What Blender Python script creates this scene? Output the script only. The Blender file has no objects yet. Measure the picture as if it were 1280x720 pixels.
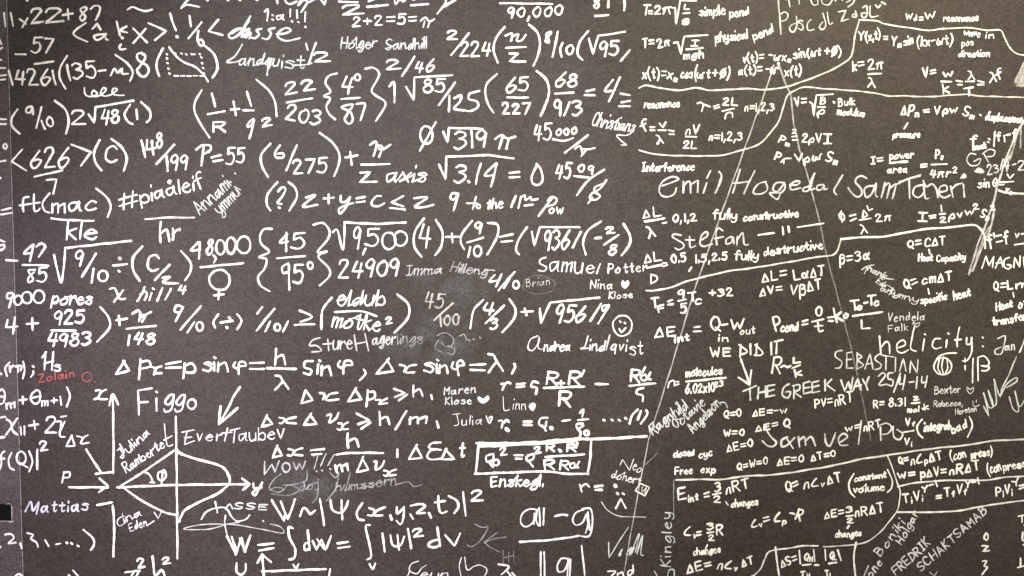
import bpy, math, random
random.seed(7)
scn = bpy.context.scene

# ------------------------------------------------------------------ camera
FPX = 1100.0                     # focal length in photo pixels (1280 wide)
DIST = 2.2                       # metres from lens to the board centre
PITCH = math.radians(2.9)        # looking slightly down
ZC = 1.35                        # height of the board centre
CAM = (0.0, -DIST * math.cos(PITCH), ZC + DIST * math.sin(PITCH))
cd = bpy.data.cameras.new("camera")
cd.sensor_width = 36.0
cd.lens = FPX / 1280.0 * 36.0
cd.clip_start = 0.05
cd.clip_end = 200.0
cam = bpy.data.objects.new("camera", cd)
cam.location = CAM
cam.rotation_euler = (math.pi / 2 - PITCH, 0, 0)
scn.collection.objects.link(cam)
scn.camera = cam

# ------------------------------------------------------------------ light: an indoor room, spot lamps in front of the board, one an added cool fill
wld = bpy.data.worlds.new("World")
scn.world = wld
wld.use_nodes = True
bg = wld.node_tree.nodes["Background"]
bg.inputs[0].default_value = (1.0, 0.955, 0.88, 1)
bg.inputs[1].default_value = 0.74

def area_lamp(name, loc, target, sx, sy, power, col):
    ld = bpy.data.lights.new(name, 'AREA')
    ld.shape = 'RECTANGLE'
    ld.size = sx
    ld.size_y = sy
    ld.energy = power
    ld.color = col
    o = bpy.data.objects.new(name, ld)
    o.location = loc
    d = [target[i] - loc[i] for i in range(3)]
    from mathutils import Vector
    o.rotation_euler = Vector(d).to_track_quat('-Z', 'Y').to_euler()
    scn.collection.objects.link(o)
    return o

def spot_lamp(name, loc, pix, half_deg, blend, squash, power, col, soft):
    """a lamp whose pool of light on the board is an oval (squash = width / height)"""
    from mathutils import Vector
    ld = bpy.data.lights.new(name, 'SPOT')
    ld.spot_size = math.radians(2 * half_deg)
    ld.spot_blend = blend
    ld.energy = power
    ld.color = col
    ld.shadow_soft_size = soft
    o = bpy.data.objects.new(name, ld)
    o.location = loc
    t = at(*pix)
    o.rotation_euler = Vector((t[0] - loc[0], -loc[1], t[1] - loc[2])).to_track_quat('-Z', 'Y').to_euler()
    o.scale = (squash, 1, 1)
    scn.collection.objects.link(o)

vs = scn.view_settings
scn.display_settings.display_device = 'sRGB'
vs.view_transform = 'Standard'
vs.look = 'None'
vs.exposure = 0.0
vs.gamma = 1.0

# ------------------------------------------------------------------ photo pixel -> point on the board plane (y = 0)
cp, sp = math.cos(PITCH), math.sin(PITCH)
def at(u, v):
    a, b = u - 640.0, 360.0 - v
    dx, dy, dz = a, FPX * cp + b * sp, -FPX * sp + b * cp
    t = -CAM[1] / dy
    return (CAM[0] + dx * t, CAM[2] + dz * t)

spot_lamp("main_lamp", (-0.8, -2.6, 2.0), (448, 345), 24.5, .5, .735, 405, (1.0, .96, .95), .2)
spot_lamp("warm_lamp", (1.3, -2.3, 3.3), (1160, 40), 26, .9, 1.0, 600, (1.0, .92, .68), .25)
spot_lamp("cool_fill", (-1.6, -2.0, 2.0), (60, 560), 22, 1.0, 1.0, 235, (.86, .76, 1.0), .2)  # added fill, tints the left side cool against the warm ambient

# ------------------------------------------------------------------ materials
def new_mat(name):
    m = bpy.data.materials.new(name)
    m.use_nodes = True
    nt = m.node_tree
    nt.nodes.clear()
    return m, nt, nt.nodes, nt.links

def noise(N, L, co, scale, detail=4, rough=0.55, sx=1, sz=1, off=0.0):
    mp = N.new('ShaderNodeMapping')
    mp.inputs['Scale'].default_value = (sx, 1, sz)
    mp.inputs['Location'].default_value = (off, off * 1.7, off * .6)
    L.new(co, mp.inputs['Vector'])
    n = N.new('ShaderNodeTexNoise')
    n.inputs['Scale'].default_value = scale
    n.inputs['Detail'].default_value = detail
    n.inputs['Roughness'].default_value = rough
    L.new(mp.outputs[0], n.inputs['Vector'])
    return n.outputs['Fac']

def ramp(N, L, src, a, b, c0, c1):
    r = N.new('ShaderNodeMapRange')
    r.inputs['From Min'].default_value = a
    r.inputs['From Max'].default_value = b
    r.inputs['To Min'].default_value = c0
    r.inputs['To Max'].default_value = c1
    L.new(src, r.inputs['Value'])
    return r.outputs[0]

def math_node(N, L, op, a, b, clamp=False):
    m = N.new('ShaderNodeMath')
    m.operation = op
    m.use_clamp = clamp
    for i, s in enumerate((a, b)):
        if s is None:
            continue
        if isinstance(s, (int, float)):
            m.inputs[i].default_value = s
        else:
            L.new(s, m.inputs[i])
    return m.outputs[0]

def board_material(name, base, dusty):
    m, nt, N, L = new_mat(name)
    out = N.new('ShaderNodeOutputMaterial')
    bs = N.new('ShaderNodeBsdfPrincipled')
    geo = N.new('ShaderNodeNewGeometry')
    co = geo.outputs['Position']
    cloud = ramp(N, L, noise(N, L, co, 2.3, 5, .6), .36, .64, 0, 1)          # wiped dust clouds
    wipe = ramp(N, L, noise(N, L, co, 7.0, 6, .6, 1, 4.5, 3.1), .4, .66, 0, 1)  # sideways wipe streaks
    grain = ramp(N, L, noise(N, L, co, 230, 3, .7, 1, 1, 1.3), .41, .59, 0, 1)   # tooth of the surface
    grain2 = ramp(N, L, noise(N, L, co, 70, 4, .7, 1, 1.4, 5.3), .40, .60, 0, 1)
    dust = math_node(N, L, 'ADD', math_node(N, L, 'MULTIPLY', cloud, .22), math_node(N, L, 'MULTIPLY', wipe, .20))
    dust = math_node(N, L, 'ADD', dust, math_node(N, L, 'MULTIPLY', grain, .85))
    dust = math_node(N, L, 'ADD', dust, math_node(N, L, 'MULTIPLY', grain2, .42))
    dust = math_node(N, L, 'MULTIPLY', dust, dusty)
    hue = ramp(N, L, noise(N, L, co, 1.1, 3, .5, 1, 1, 9.2), .42, .58, 0, 1)
    hm = N.new('ShaderNodeMix')
    hm.data_type = 'RGBA'
    hm.inputs['A'].default_value = (base[0] * 1.02, base[1] * .97, base[2] * 1.04, 1)
    hm.inputs['B'].default_value = (base[0] * 1.0, base[1] * 1.0, base[2] * .95, 1)
    L.new(hue, hm.inputs['Factor'])
    mx = N.new('ShaderNodeMix')
    mx.data_type = 'RGBA'
    L.new(dust, mx.inputs['Factor'])
    L.new(hm.outputs['Result'], mx.inputs['A'])
    mx.inputs['B'].default_value = (.40, .33, .30, 1)
    L.new(mx.outputs['Result'], bs.inputs['Base Color'])
    bs.inputs['Roughness'].default_value = .56
    bs.inputs['Specular IOR Level'].default_value = .2
    bmp = N.new('ShaderNodeBump')
    bmp.inputs['Strength'].default_value = .12
    bmp.inputs['Distance'].default_value = .0006
    L.new(grain, bmp.inputs['Height'])
    L.new(bmp.outputs[0], bs.inputs['Normal'])
    L.new(bs.outputs[0], out.inputs[0])
    return m

def chalk_material(name, col):
    m, nt, N, L = new_mat(name)
    out = N.new('ShaderNodeOutputMaterial')
    df = N.new('ShaderNodeBsdfDiffuse')
    df.inputs['Roughness'].default_value = 1.0
    df.inputs['Color'].default_value = (*col, 1)
    tr = N.new('ShaderNodeBsdfTransparent')
    mix = N.new('ShaderNodeMixShader')
    geo = N.new('ShaderNodeNewGeometry')
    co = geo.outputs['Position']
    e = N.new('ShaderNodeAttribute'); e.attribute_name = 'edge'
    d = N.new('ShaderNodeAttribute'); d.attribute_name = 'chalk_load'
    n1 = ramp(N, L, noise(N, L, co, 260, 3, .7, 1, 1, 2.2), .3, .7, 0, 1)
    n2 = ramp(N, L, noise(N, L, co, 60, 3, .6, 1, 1, 7.7), .3, .7, 0, 1)
    n = math_node(N, L, 'ADD', math_node(N, L, 'MULTIPLY', n1, .95), math_node(N, L, 'MULTIPLY', n2, .45))
    A = math_node(N, L, 'MULTIPLY', math_node(N, L, 'MULTIPLY', e.outputs['Fac'], ramp(N, L, d.outputs['Fac'], 0, 1.0, .5, 1.0)), 2.1)
    cov = math_node(N, L, 'MULTIPLY', math_node(N, L, 'SUBTRACT', A, n), 1.1, True)
    cov = math_node(N, L, 'MULTIPLY', cov, ramp(N, L, d.outputs['Fac'], .2, 1.0, .13, .98))
    L.new(cov, mix.inputs[0])
    L.new(tr.outputs[0], mix.inputs[1])
    L.new(df.outputs[0], mix.inputs[2])
    L.new(mix.outputs[0], out.inputs[0])
    return m

def plain_material(name, col, rough, metal=0.0, var=.25, scale=60, spec=.3):
    m, nt, N, L = new_mat(name)
    out = N.new('ShaderNodeOutputMaterial')
    bs = N.new('ShaderNodeBsdfPrincipled')
    geo = N.new('ShaderNodeNewGeometry')
    f = ramp(N, L, noise(N, L, geo.outputs['Position'], scale, 5, .65), .3, .7, 0, 1)
    mx = N.new('ShaderNodeMix')
    mx.data_type = 'RGBA'
    L.new(f, mx.inputs['Factor'])
    mx.inputs['A'].default_value = (*[c * (1 - var) for c in col], 1)
    mx.inputs['B'].default_value = (*[min(1, c * (1 + var)) for c in col], 1)
    L.new(mx.outputs['Result'], bs.inputs['Base Color'])
    bs.inputs['Roughness'].default_value = rough
    bs.inputs['Metallic'].default_value = metal
    bs.inputs['Specular IOR Level'].default_value = spec
    L.new(bs.outputs[0], out.inputs[0])
    return m

def dust_material(name, col):
    m, nt, N, L = new_mat(name)
    out = N.new('ShaderNodeOutputMaterial')
    df = N.new('ShaderNodeBsdfDiffuse')
    df.inputs['Color'].default_value = (*col, 1)
    tr = N.new('ShaderNodeBsdfTransparent')
    mix = N.new('ShaderNodeMixShader')
    geo = N.new('ShaderNodeNewGeometry')
    co = geo.outputs['Position']
    e = N.new('ShaderNodeAttribute'); e.attribute_name = 'edge'
    d = N.new('ShaderNodeAttribute'); d.attribute_name = 'chalk_load'
    n1 = ramp(N, L, noise(N, L, co, 210, 3, .75, 1, 1, 4.2), .42, .62, 0, 1)
    n2 = ramp(N, L, noise(N, L, co, 17, 5, .7, 1, 1, 8.7), .42, .62, 0, 1)
    f = math_node(N, L, 'MULTIPLY', math_node(N, L, 'ADD', math_node(N, L, 'MULTIPLY', n1, .75), .15), n2)
    f = math_node(N, L, 'MULTIPLY', math_node(N, L, 'MULTIPLY', f, e.outputs['Fac']), d.outputs['Fac'], True)
    L.new(f, mix.inputs[0]); L.new(tr.outputs[0], mix.inputs[1]); L.new(df.outputs[0], mix.inputs[2])
    L.new(mix.outputs[0], out.inputs[0])
    return m

M = {
    'dust': dust_material('chalk_dust', (.25, .28, .275)),
    'board': board_material('board_slate', (.0162, .0117, .0101), .064),
    'strip': board_material('board_slate_dusty', (.029, .024, .025), .125),
    'white': chalk_material('chalk_white', (.88, .855, .83)),
    'red': chalk_material('chalk_red', (.55, .13, .12)),
    'soft': chalk_material('chalk_soft', (.78, .77, .79)),
    'cool': chalk_material('chalk_cool', (.69, .72, .72)),
    'blue': chalk_material('chalk_bluish', (.74, .75, .83)),
    'trim': plain_material('chalky_seam', (.21, .195, .195), .8, 0, .75, 90),
    'hole': plain_material('black_clip', (.004, .004, .004), .7, 0, .4, 90, .05),
}

# ------------------------------------------------------------------ objects
def link(o, parent=None):
    scn.collection.objects.link(o)
    if parent:
        o.parent = parent
    return o

def thing(name, loc, label, cat, group=None):
    o = bpy.data.objects.new(name, None)
    o.location = loc
    o.empty_display_size = .1
    o['label'] = label
    o['category'] = cat
    if group:
        o['group'] = group
    return link(o)

def mesh_obj(name, verts, faces, mat, parent, base, edge=None, dens=None):
    xs = [v[0] for v in verts]; zs = [v[2] for v in verts]
    c = ((min(xs) + max(xs)) / 2, 0.0, (min(zs) + max(zs)) / 2)
    me = bpy.data.meshes.new(name)
    me.from_pydata([(v[0] - c[0], v[1] - c[1], v[2] - c[2]) for v in verts], [], faces)
    me.materials.append(mat)
    if edge is not None:
        for nm, vals in (('edge', edge), ('chalk_load', dens)):
            a = me.attributes.new(nm, 'FLOAT', 'POINT')
            a.data.foreach_set('value', vals)
    me.update()
    o = bpy.data.objects.new(name, me)
    o.location = (c[0] - base[0], c[1] - base[1], c[2] - base[2])
    return link(o, parent), c

def slab(name, quad, y0, y1, bev, mat, parent, base):
    """an upright plate with chamfered front edges; quad = (x, z) corners counter-clockwise seen from the front"""
    cx = sum(q[0] for q in quad) / 4; cz = sum(q[1] for q in quad) / 4
    ins = [(q[0] - bev * (1 if q[0] > cx else -1), q[1] - bev * (1 if q[1] > cz else -1)) for q in quad]
    V = [(x, y0, z) for x, z in ins] + [(x, y0 + bev, z) for x, z in quad] + [(x, y1, z) for x, z in quad]
    F = [(0, 1, 2, 3), (11, 10, 9, 8)]
    for i in range(4):
        j = (i + 1) % 4
        F.append((4 + i, 4 + j, j, i))
        F.append((8 + i, 8 + j, 4 + j, 4 + i))
    return mesh_obj(name, V, F, mat, parent, base)

sx_top = at(8, 0)[0]; sx_bot = at(29, 720)[0]
SEAM = (sx_top + sx_bot) / 2                     # the seam stands upright on the wall
ZB, ZT = .25, 2.55                               # bottom and top of the boards
board_base = (0.25, 0.0, ZB)
left_base = (SEAM - .5, 0.0, ZB)
board = thing('chalkboard', board_base, 'large dark chalkboard covered in white handwritten formulas, signatures and sketches', 'chalkboard')
strip = thing('chalkboard', left_base, 'paler dusty chalkboard edge left of the upright seam, with a black clip near its foot', 'chalkboard')
RX = 2.1
slab('board_panel', [(SEAM + .0012, ZB), (RX, ZB), (RX, ZT), (SEAM + .0012, ZT)], 0.0, .022, .0012, M['board'], board, board_base)
slab('board_panel', [(SEAM - 1.0, ZB), (SEAM - .0012, ZB), (SEAM - .0012, ZT), (SEAM - 1.0, ZT)], -.0005, .022, .0016, M['strip'], strip, left_base)
slab('seam_strip', [(SEAM - .0012, ZB), (SEAM + .0012, ZB), (SEAM + .0012, ZT), (SEAM - .0012, ZT)], -.0004, .02, .0003, M['trim'], strip, left_base)

# ------------------------------------------------------------------ handwriting: glyphs as pen strokes.
# each point is two digits, x then y in base 16 (y: 3 = baseline, 9 = x-height, d = capital, 0 = descender);
# '-' starts a straight stroke, '/' makes the point before it a corner
G = {
'0':"4d1b08153354676a5c3d", '1':"-0d13", '2':"0b1d4d5b4903/63", '3':"0c2d5c5a29/5866442304", '4':"-2d0767 -5c43",
'5':"6d/1d/19/4a67543304", '6':"5d2906133355674817", '7':"-0d6d23", '8':"5c3d1c1a3958665433140617395b5c", '9':"5b3d1c0a18385b/43",
'A':"-033d63 -1656", 'B':"-0d03 0d3d5b3908/3967543303", 'C':"6b4d1c0905234364", 'D':"-0d03 0d3c6a663403", 'E':"-6d0d0363 -0858",
'F':"-6d0d03 -0858", 'G':"6b4d1c0805234364/68/38", 'H':"-0d03 -6d63 -0868", 'I':"-2d23 -0d4d -0343", 'J':"-1d6d 4d45231305", 'K':"-0d03 -5d0853",
'L':"-0d0363", 'M':"-030d376d63", 'N':"-030d636d", 'O':"3d1b08153355676a5c3d", 'P':"-0d03 0d4d6b5807", 'Q':"3d1b08153355676a5c3d -3562",
'R':"-0d03 0d4d6b4808 -2862", 'S':"6c3d0b2866543304", 'T':"-0d6d -3d33", 'U':"0d052343656d", 'V':"-0d336d", 'W':"-0d234a638d",
'X':"-0d63 -6d03", 'Y':"-0d38 -6d3833", 'Z':"-0d6d0363",
'a':"5828070513344659/5463", 'b':"-0d03 073957543304", 'c':"58391705133354", 'd':"5738170513344657/5d/54", 'e':"065748391805234354",
'f':"5c4d2b23 -0949", 'g':"5939170514345759/52301001", 'h':"-0d03 07394853", 'i':"-1813 -1c1d", 'j':"39322001 -3b3c", 'k':"-0d03 -490743",
'l':"-1d13", 'm':"-0903 07293833 37696863", 'n':"-0903 07394853", 'o':"381705133354674839", 'p':"-0900 073957543304", 'q':"5939170514345759/50",
'r':"-0903 06284948", 's':"5839083755433304", 't':"2c243344 -0949", 'u':"0905133355/59/53", 'v':"-092349", 'w':"-0923486389",
'ŋ':"0318394843", '¢':"5d2a061464", 'x':"-0953 -5903", 'y':"0906244558/59/52301001", 'z':"-09590353",
'å':"5828070513344659/5463 3b2c3d4c3b", 'â':"5828070513344659/5463 -1b3d5b",
'+':"-0868 -3b35", '-':"-0858", '=':"-0a6a -0666", '(':"3e1b081431", ')':"0e2b382401", '/':"-6e00", ',':"-2410", '.':"-1315", ':':"-1415 -1a19",
';':"-2410 -1a19", '!':"-1d17 -1413", '?':"0b1d4d5b4826 -2423", '<':"-5c0754", '>':"-0c5704", "'":"-1d1a", '#':"-2d13 -5d43 -0a6a -0666",
'|':"-1e12", '~':"07294768", 'Ø':"3d1b08153355676a5c3d -6e02", 'Δ':"-033c6303", 'λ':"0d2c3963 -3803", 'φ':"19062424467669493730", 'θ':"4d1b08153354676a5c3d -0868",
'ψ':"090624446669 -3c31", 'ρ':"0005284957543305", 'α':"694413050718384463", 'β':"000b2d4c4a19/4957443304", 'ω':"1905133347/4653737799",
'γ':"-093520 -6935", 'π':"08296969 -2903 -4953", 'Π':"-0c6d -1c13 -5c53", 'χ':"0829352304 7859445373", '$':"6c3d0b2866543304 -4e22",
}

def glyph_strokes(ch):
    out = []
    src = G[ch]
    # tolerate stray blanks inside a stroke: rejoin tokens with an odd number of digits
    toks, acc = [], ''
    for t in src.split(' '):
        acc += t
        if len([c for c in acc if c not in '-/']) % 2 == 0:
            toks.append(acc); acc = ''
    for t in toks:
        straight = t.startswith('-')
        t = t.lstrip('-')
        pts, corners, i = [], set(), 0
        while i < len(t):
            if t[i] == '/':
                corners.add(len(pts) - 1); i += 1; continue
            pts.append((int(t[i], 16), int(t[i + 1], 16) - 3)); i += 2
        out.append((pts, straight, corners))
    return out

def spline(pts, closed=False, step=1.2):
    """Catmull-Rom through pts, resampled"""
    if len(pts) < 3:
        return poly(pts, step)
    P = [pts[0]] + list(pts) + [pts[-1]]
    if pts[0] == pts[-1]:
        P[0] = pts[-2]; P[-1] = pts[1]
    out = []
    for i in range(1, len(P) - 2):
        a, b, c, d = P[i - 1], P[i], P[i + 1], P[i + 2]
        n = max(2, min(24, int(math.hypot(c[0] - b[0], c[1] - b[1]) / step)))
        for k in range(n):
            t = k / n
            out.append(tuple(.5 * (2 * b[j] + (c[j] - a[j]) * t + (2 * a[j] - 5 * b[j] + 4 * c[j] - d[j]) * t * t
                                   + (3 * b[j] - a[j] - 3 * c[j] + d[j]) * t ** 3) for j in (0, 1)))
    out.append(pts[-1])
    return out

def poly(pts, step=2.5):
    out = []
    for (x0, y0), (x1, y1) in zip(pts, pts[1:]):
        n = max(1, int(math.hypot(x1 - x0, y1 - y0) / step))
        for k in range(n):
            out.append((x0 + (x1 - x0) * k / n, y0 + (y1 - y0) * k / n))
    out.append(pts[-1])
    return out

def split_spline(pts, corners):
    segs, cur = [], []
    for i, p in enumerate(pts):
        cur.append(p)
        if i in corners and len(cur) > 1:
            segs.append(cur); cur = [p]
    if len(cur) > 1:
        segs.append(cur)
    out = []
    for s in segs:
        q = spline(s)
        out += q if not out else q[1:]
    return out

class Chalk:
    """collects chalk strokes (in photo pixels on the board plane) into one mesh"""
    lift = 0.0
    def __init__(self):
        self.V, self.F, self.E, self.D = [], [], [], []
        self.runs = []                   # (first vertex, first face, box) of every stroke
    def add(self, u, v, y, e, d):
        x, z = at(u, v)
        self.V.append((x, y, z)); self.E.append(e); self.D.append(d)
        return len(self.V) - 1
    def stroke(self, pts, w, d=1.0, wob=.35):
        self.begin(pts)
        # drop coincident points
        q = [pts[0]]
        for p in pts[1:]:
            if math.hypot(p[0] - q[-1][0], p[1] - q[-1][1]) > .25:
                q.append(p)
        if len(q) < 2:
            q = [(q[0][0] - .5, q[0][1]), (q[0][0] + .5, q[0][1])]
        r = w * .5 * 1.12
        # rounded ends
        def ext(a, b, k):
            l = math.hypot(a[0] - b[0], a[1] - b[1]) or 1
            return (a[0] + (a[0] - b[0]) / l * k, a[1] + (a[1] - b[1]) / l * k)
        h0, h1 = ext(q[0], q[1], r * .55), ext(q[-1], q[-2], r * .55)
        k0, k1 = ext(q[0], q[1], r * .8), ext(q[-1], q[-2], r * .8)
        q = [k0, h0] + q + [h1, k1]
        n = len(q)
        ph = [random.uniform(0, 6.28) for _ in range(4)]
        fq = (random.uniform(.12, .25), random.uniform(.35, .7))
        rows, s = [], 0.0
        press0 = random.uniform(.86, 1.1)
        d = d * random.uniform(.93, 1.03)
        for i, p in enumerate(q):
            a, b = q[max(0, i - 1)], q[min(n - 1, i + 1)]
            tx, ty = b[0] - a[0], b[1] - a[1]
            l = math.hypot(tx, ty) or 1
            nx, ny = -ty / l, tx / l
            if i:
                s += math.hypot(p[0] - q[i - 1][0], p[1] - q[i - 1][1])
            taper = {0: .25, 1: .72, n - 2: .72, n - 1: .25}.get(i, 1.0)
            press = press0 * (1 + .13 * math.sin(s * fq[0] + ph[0]) + .09 * math.sin(s * fq[1] + ph[1]) + random.uniform(-.07, .07))
            rr = r * taper * press
            ox = wob * .5 * math.sin(s * fq[0] * .8 + ph[2]); oy = wob * .5 * math.sin(s * fq[0] * .9 + ph[3])
            dd = min(1.0, d * (1 + .12 * math.sin(s * fq[1] * .6 + ph[3])) * (1.04 - .22 * (i / n) ** 3))
            Chalk.lift += 2.2e-7
            y = -.0010 - (Chalk.lift % .0010)
            c = (p[0] + ox, p[1] + oy)
            rows.append((self.add(c[0] + nx * rr, c[1] + ny * rr, y + .0003, 0.0, dd),
                         self.add(c[0] + nx * rr * .45, c[1] + ny * rr * .45, y, 1.0, dd),
                         self.add(c[0] - nx * rr * .45, c[1] - ny * rr * .45, y, 1.0, dd),
                         self.add(c[0] - nx * rr, c[1] - ny * rr, y + .0003, 0.0, dd)))
        for A, B in zip(rows, rows[1:]):
            for k in range(3):
                self.F.append((A[k], A[k + 1], B[k + 1], B[k]))
        Chalk.lift += 2e-6
    def begin(self, pts):
        xs = [p[0] for p in pts]; ys = [p[1] for p in pts]
        self.runs.append((len(self.V), len(self.F), (min(xs), min(ys), max(xs), max(ys))))
    def split(self, gap):
        """separate groups of strokes, largest first"""
        n = len(self.runs)
        par = list(range(n))
        def root(i):
            while par[i] != i:
                i = par[i]
            return i
        for i in range(n):
            a = self.runs[i][2]
            for j in range(i):
                b = self.runs[j][2]
                if a[0] - gap < b[2] and b[0] - gap < a[2] and a[1] - gap < b[3] and b[1] - gap < a[3]:
                    par[root(i)] = root(j)
        groups = {}
        for i in range(n):
            groups.setdefault(root(i), []).append(i)
        out = []
        for g in groups.values():
            c = Chalk()
            for i in g:
                v0, f0, box = self.runs[i]
                v1 = self.runs[i + 1][0] if i + 1 < n else len(self.V)
                f1 = self.runs[i + 1][1] if i + 1 < n else len(self.F)
                k = len(c.V) - v0
                c.runs.append((len(c.V), len(c.F), box))
                c.V += self.V[v0:v1]; c.E += self.E[v0:v1]; c.D += self.D[v0:v1]
                c.F += [tuple(q + k for q in f) for f in self.F[f0:f1]]
            out.append(c)
        return sorted(out, key=lambda c: -len(c.V))
    def dot(self, u, v, w, d=1.0):
        self.stroke([(u - .4, v - .3), (u + .5, v + .3)], w * 1.15, d)
    def fill(self, pts, d=1.0):
        """a patch rubbed in with the side of the chalk"""
        self.begin(pts)
        cx = sum(p[0] for p in pts) / len(pts); cy = sum(p[1] for p in pts) / len(pts)
        Chalk.lift += 4e-6
        y = -.0010 - (Chalk.lift % .0010)
        q = spline(list(pts) + [pts[0]])
        c = self.add(cx, cy, y, 1.0, d)
        inn = [self.add(cx + (p[0] - cx) * .8, cy + (p[1] - cy) * .8, y, .95, d) for p in q]
        out = [self.add(cx + (p[0] - cx) * 1.12, cy + (p[1] - cy) * 1.12, y + .0003, 0, d) for p in q]
        for i in range(len(q) - 1):
            self.F.append((c, inn[i], inn[i + 1]))
            self.F.append((inn[i], out[i], out[i + 1], inn[i + 1]))
    def smear(self, pts, d=1.0):
        """a soft patch of wiped chalk dust"""
        self.begin(pts)
        cx = sum(p[0] for p in pts) / len(pts); cy = sum(p[1] for p in pts) / len(pts)
        Chalk.lift += 4e-6
        q = spline(list(pts) + [pts[0]])
        rings = [[self.add(cx + (p[0] - cx) * k, cy + (p[1] - cy) * k, -.0006, e, d) for p in q] for k, e in ((.05, 1), (.45, .9), (.8, .55), (1.2, 0))]
        for A, B in zip(rings, rings[1:]):
            for i in range(len(q) - 1):
                self.F.append((A[i], B[i], B[i + 1], A[i + 1]))
    def text(self, s, x0, y0, x1, y1, h, w, d=1.0, sl=.12, loose=1.0, join=0):
        items, x = [], 0.0
        small = h < 16
        gap = 3.3 if small else 2.2
        if small:
            loose *= 1.5
        if join:
            gap = 2.6
        wave = random.uniform(0, 6.28)
        if small:
            h = h * .90
        mode, i = 0, 0
        while i < len(s):
            ch = s[i]; i += 1
            if ch in '_^' and i < len(s):
                mode = -1 if ch == '_' else 1
                continue
            if ch == ' ':
                x += 4.5; mode = 0; continue
            st = glyph_strokes(ch)
            X = [p[0] for g in st for p in g[0]]
            x_lo, x_hi = min(X), max(X)
            k = .66 if mode else 1.0
            dy = -1.8 if mode < 0 else (5.2 if mode > 0 else 0)
            items.append((st, x - x_lo * k, k, dy, ch))
            x += (x_hi - x_lo) * k + gap
            mode = 0
        tot = max(.6, x - gap)
        L = math.hypot(x1 - x0, y1 - y0) or 1
        ux, uy = (x1 - x0) / L, (y1 - y0) / L
        vx, vy = uy, -ux
        sxx, syy = L / max(tot, 1.5), h / 10.0
        last = None
        for st, gx, k, dy, ch in items:
            joint = None
            jr = random.uniform(-.06, .06) * loose
            js = random.uniform(.90, 1.09)
            jy = random.uniform(-.35, .35) * loose + .3 * math.sin(gx * .11 + wave)
            for si, (pts, straight, corners) in enumerate(st):
                pp = []
                for (px, py) in pts:
                    a = (gx + px * k) * sxx
                    b = (py * k * js + dy + jy) * syy
                    a += sl * b + jr * b
                    a += random.uniform(-.16, .16) * loose * sxx; b += random.uniform(-.18, .18) * loose * syy
                    pp.append((x0 + a * ux + b * vx, y0 + a * uy + b * vy))
                if si == 0:
                    if join and ch.isalpha() and last:
                        (ax, ay), (bx, by) = last, pp[0]
                        mx, my = (ax + bx) / 2 - vx * h * .05, (ay + by) / 2 - vy * h * .05
                        self.stroke(spline([last, (mx, my), pp[0]]), w * .75, d * .95, .1)
                if si == 0 or ch not in 'ti':
                    joint = pp[-1]
                if straight:
                    if len(pts) == 2:      # a slight bow keeps pen strokes from looking ruled
                        (ax, ay), (bx, by) = pp
                        bw = random.uniform(-.035, .035)
                        pp = [pp[0], ((ax + bx) / 2 + (by - ay) * bw, (ay + by) / 2 - (bx - ax) * bw), pp[1]]
                        line = spline(pp)
                    else:
                        line = poly(pp)
                else:
                    line = split_spline(pp, corners)
                self.stroke(line, w * (.8 if k < 1 else 1), d, .2)
            last = joint if ch.isalpha() else None
    def build(self, name, mat, parent, base):
        return mesh_obj(name, self.V, self.F, mat, parent, base, self.E, self.D)

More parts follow.
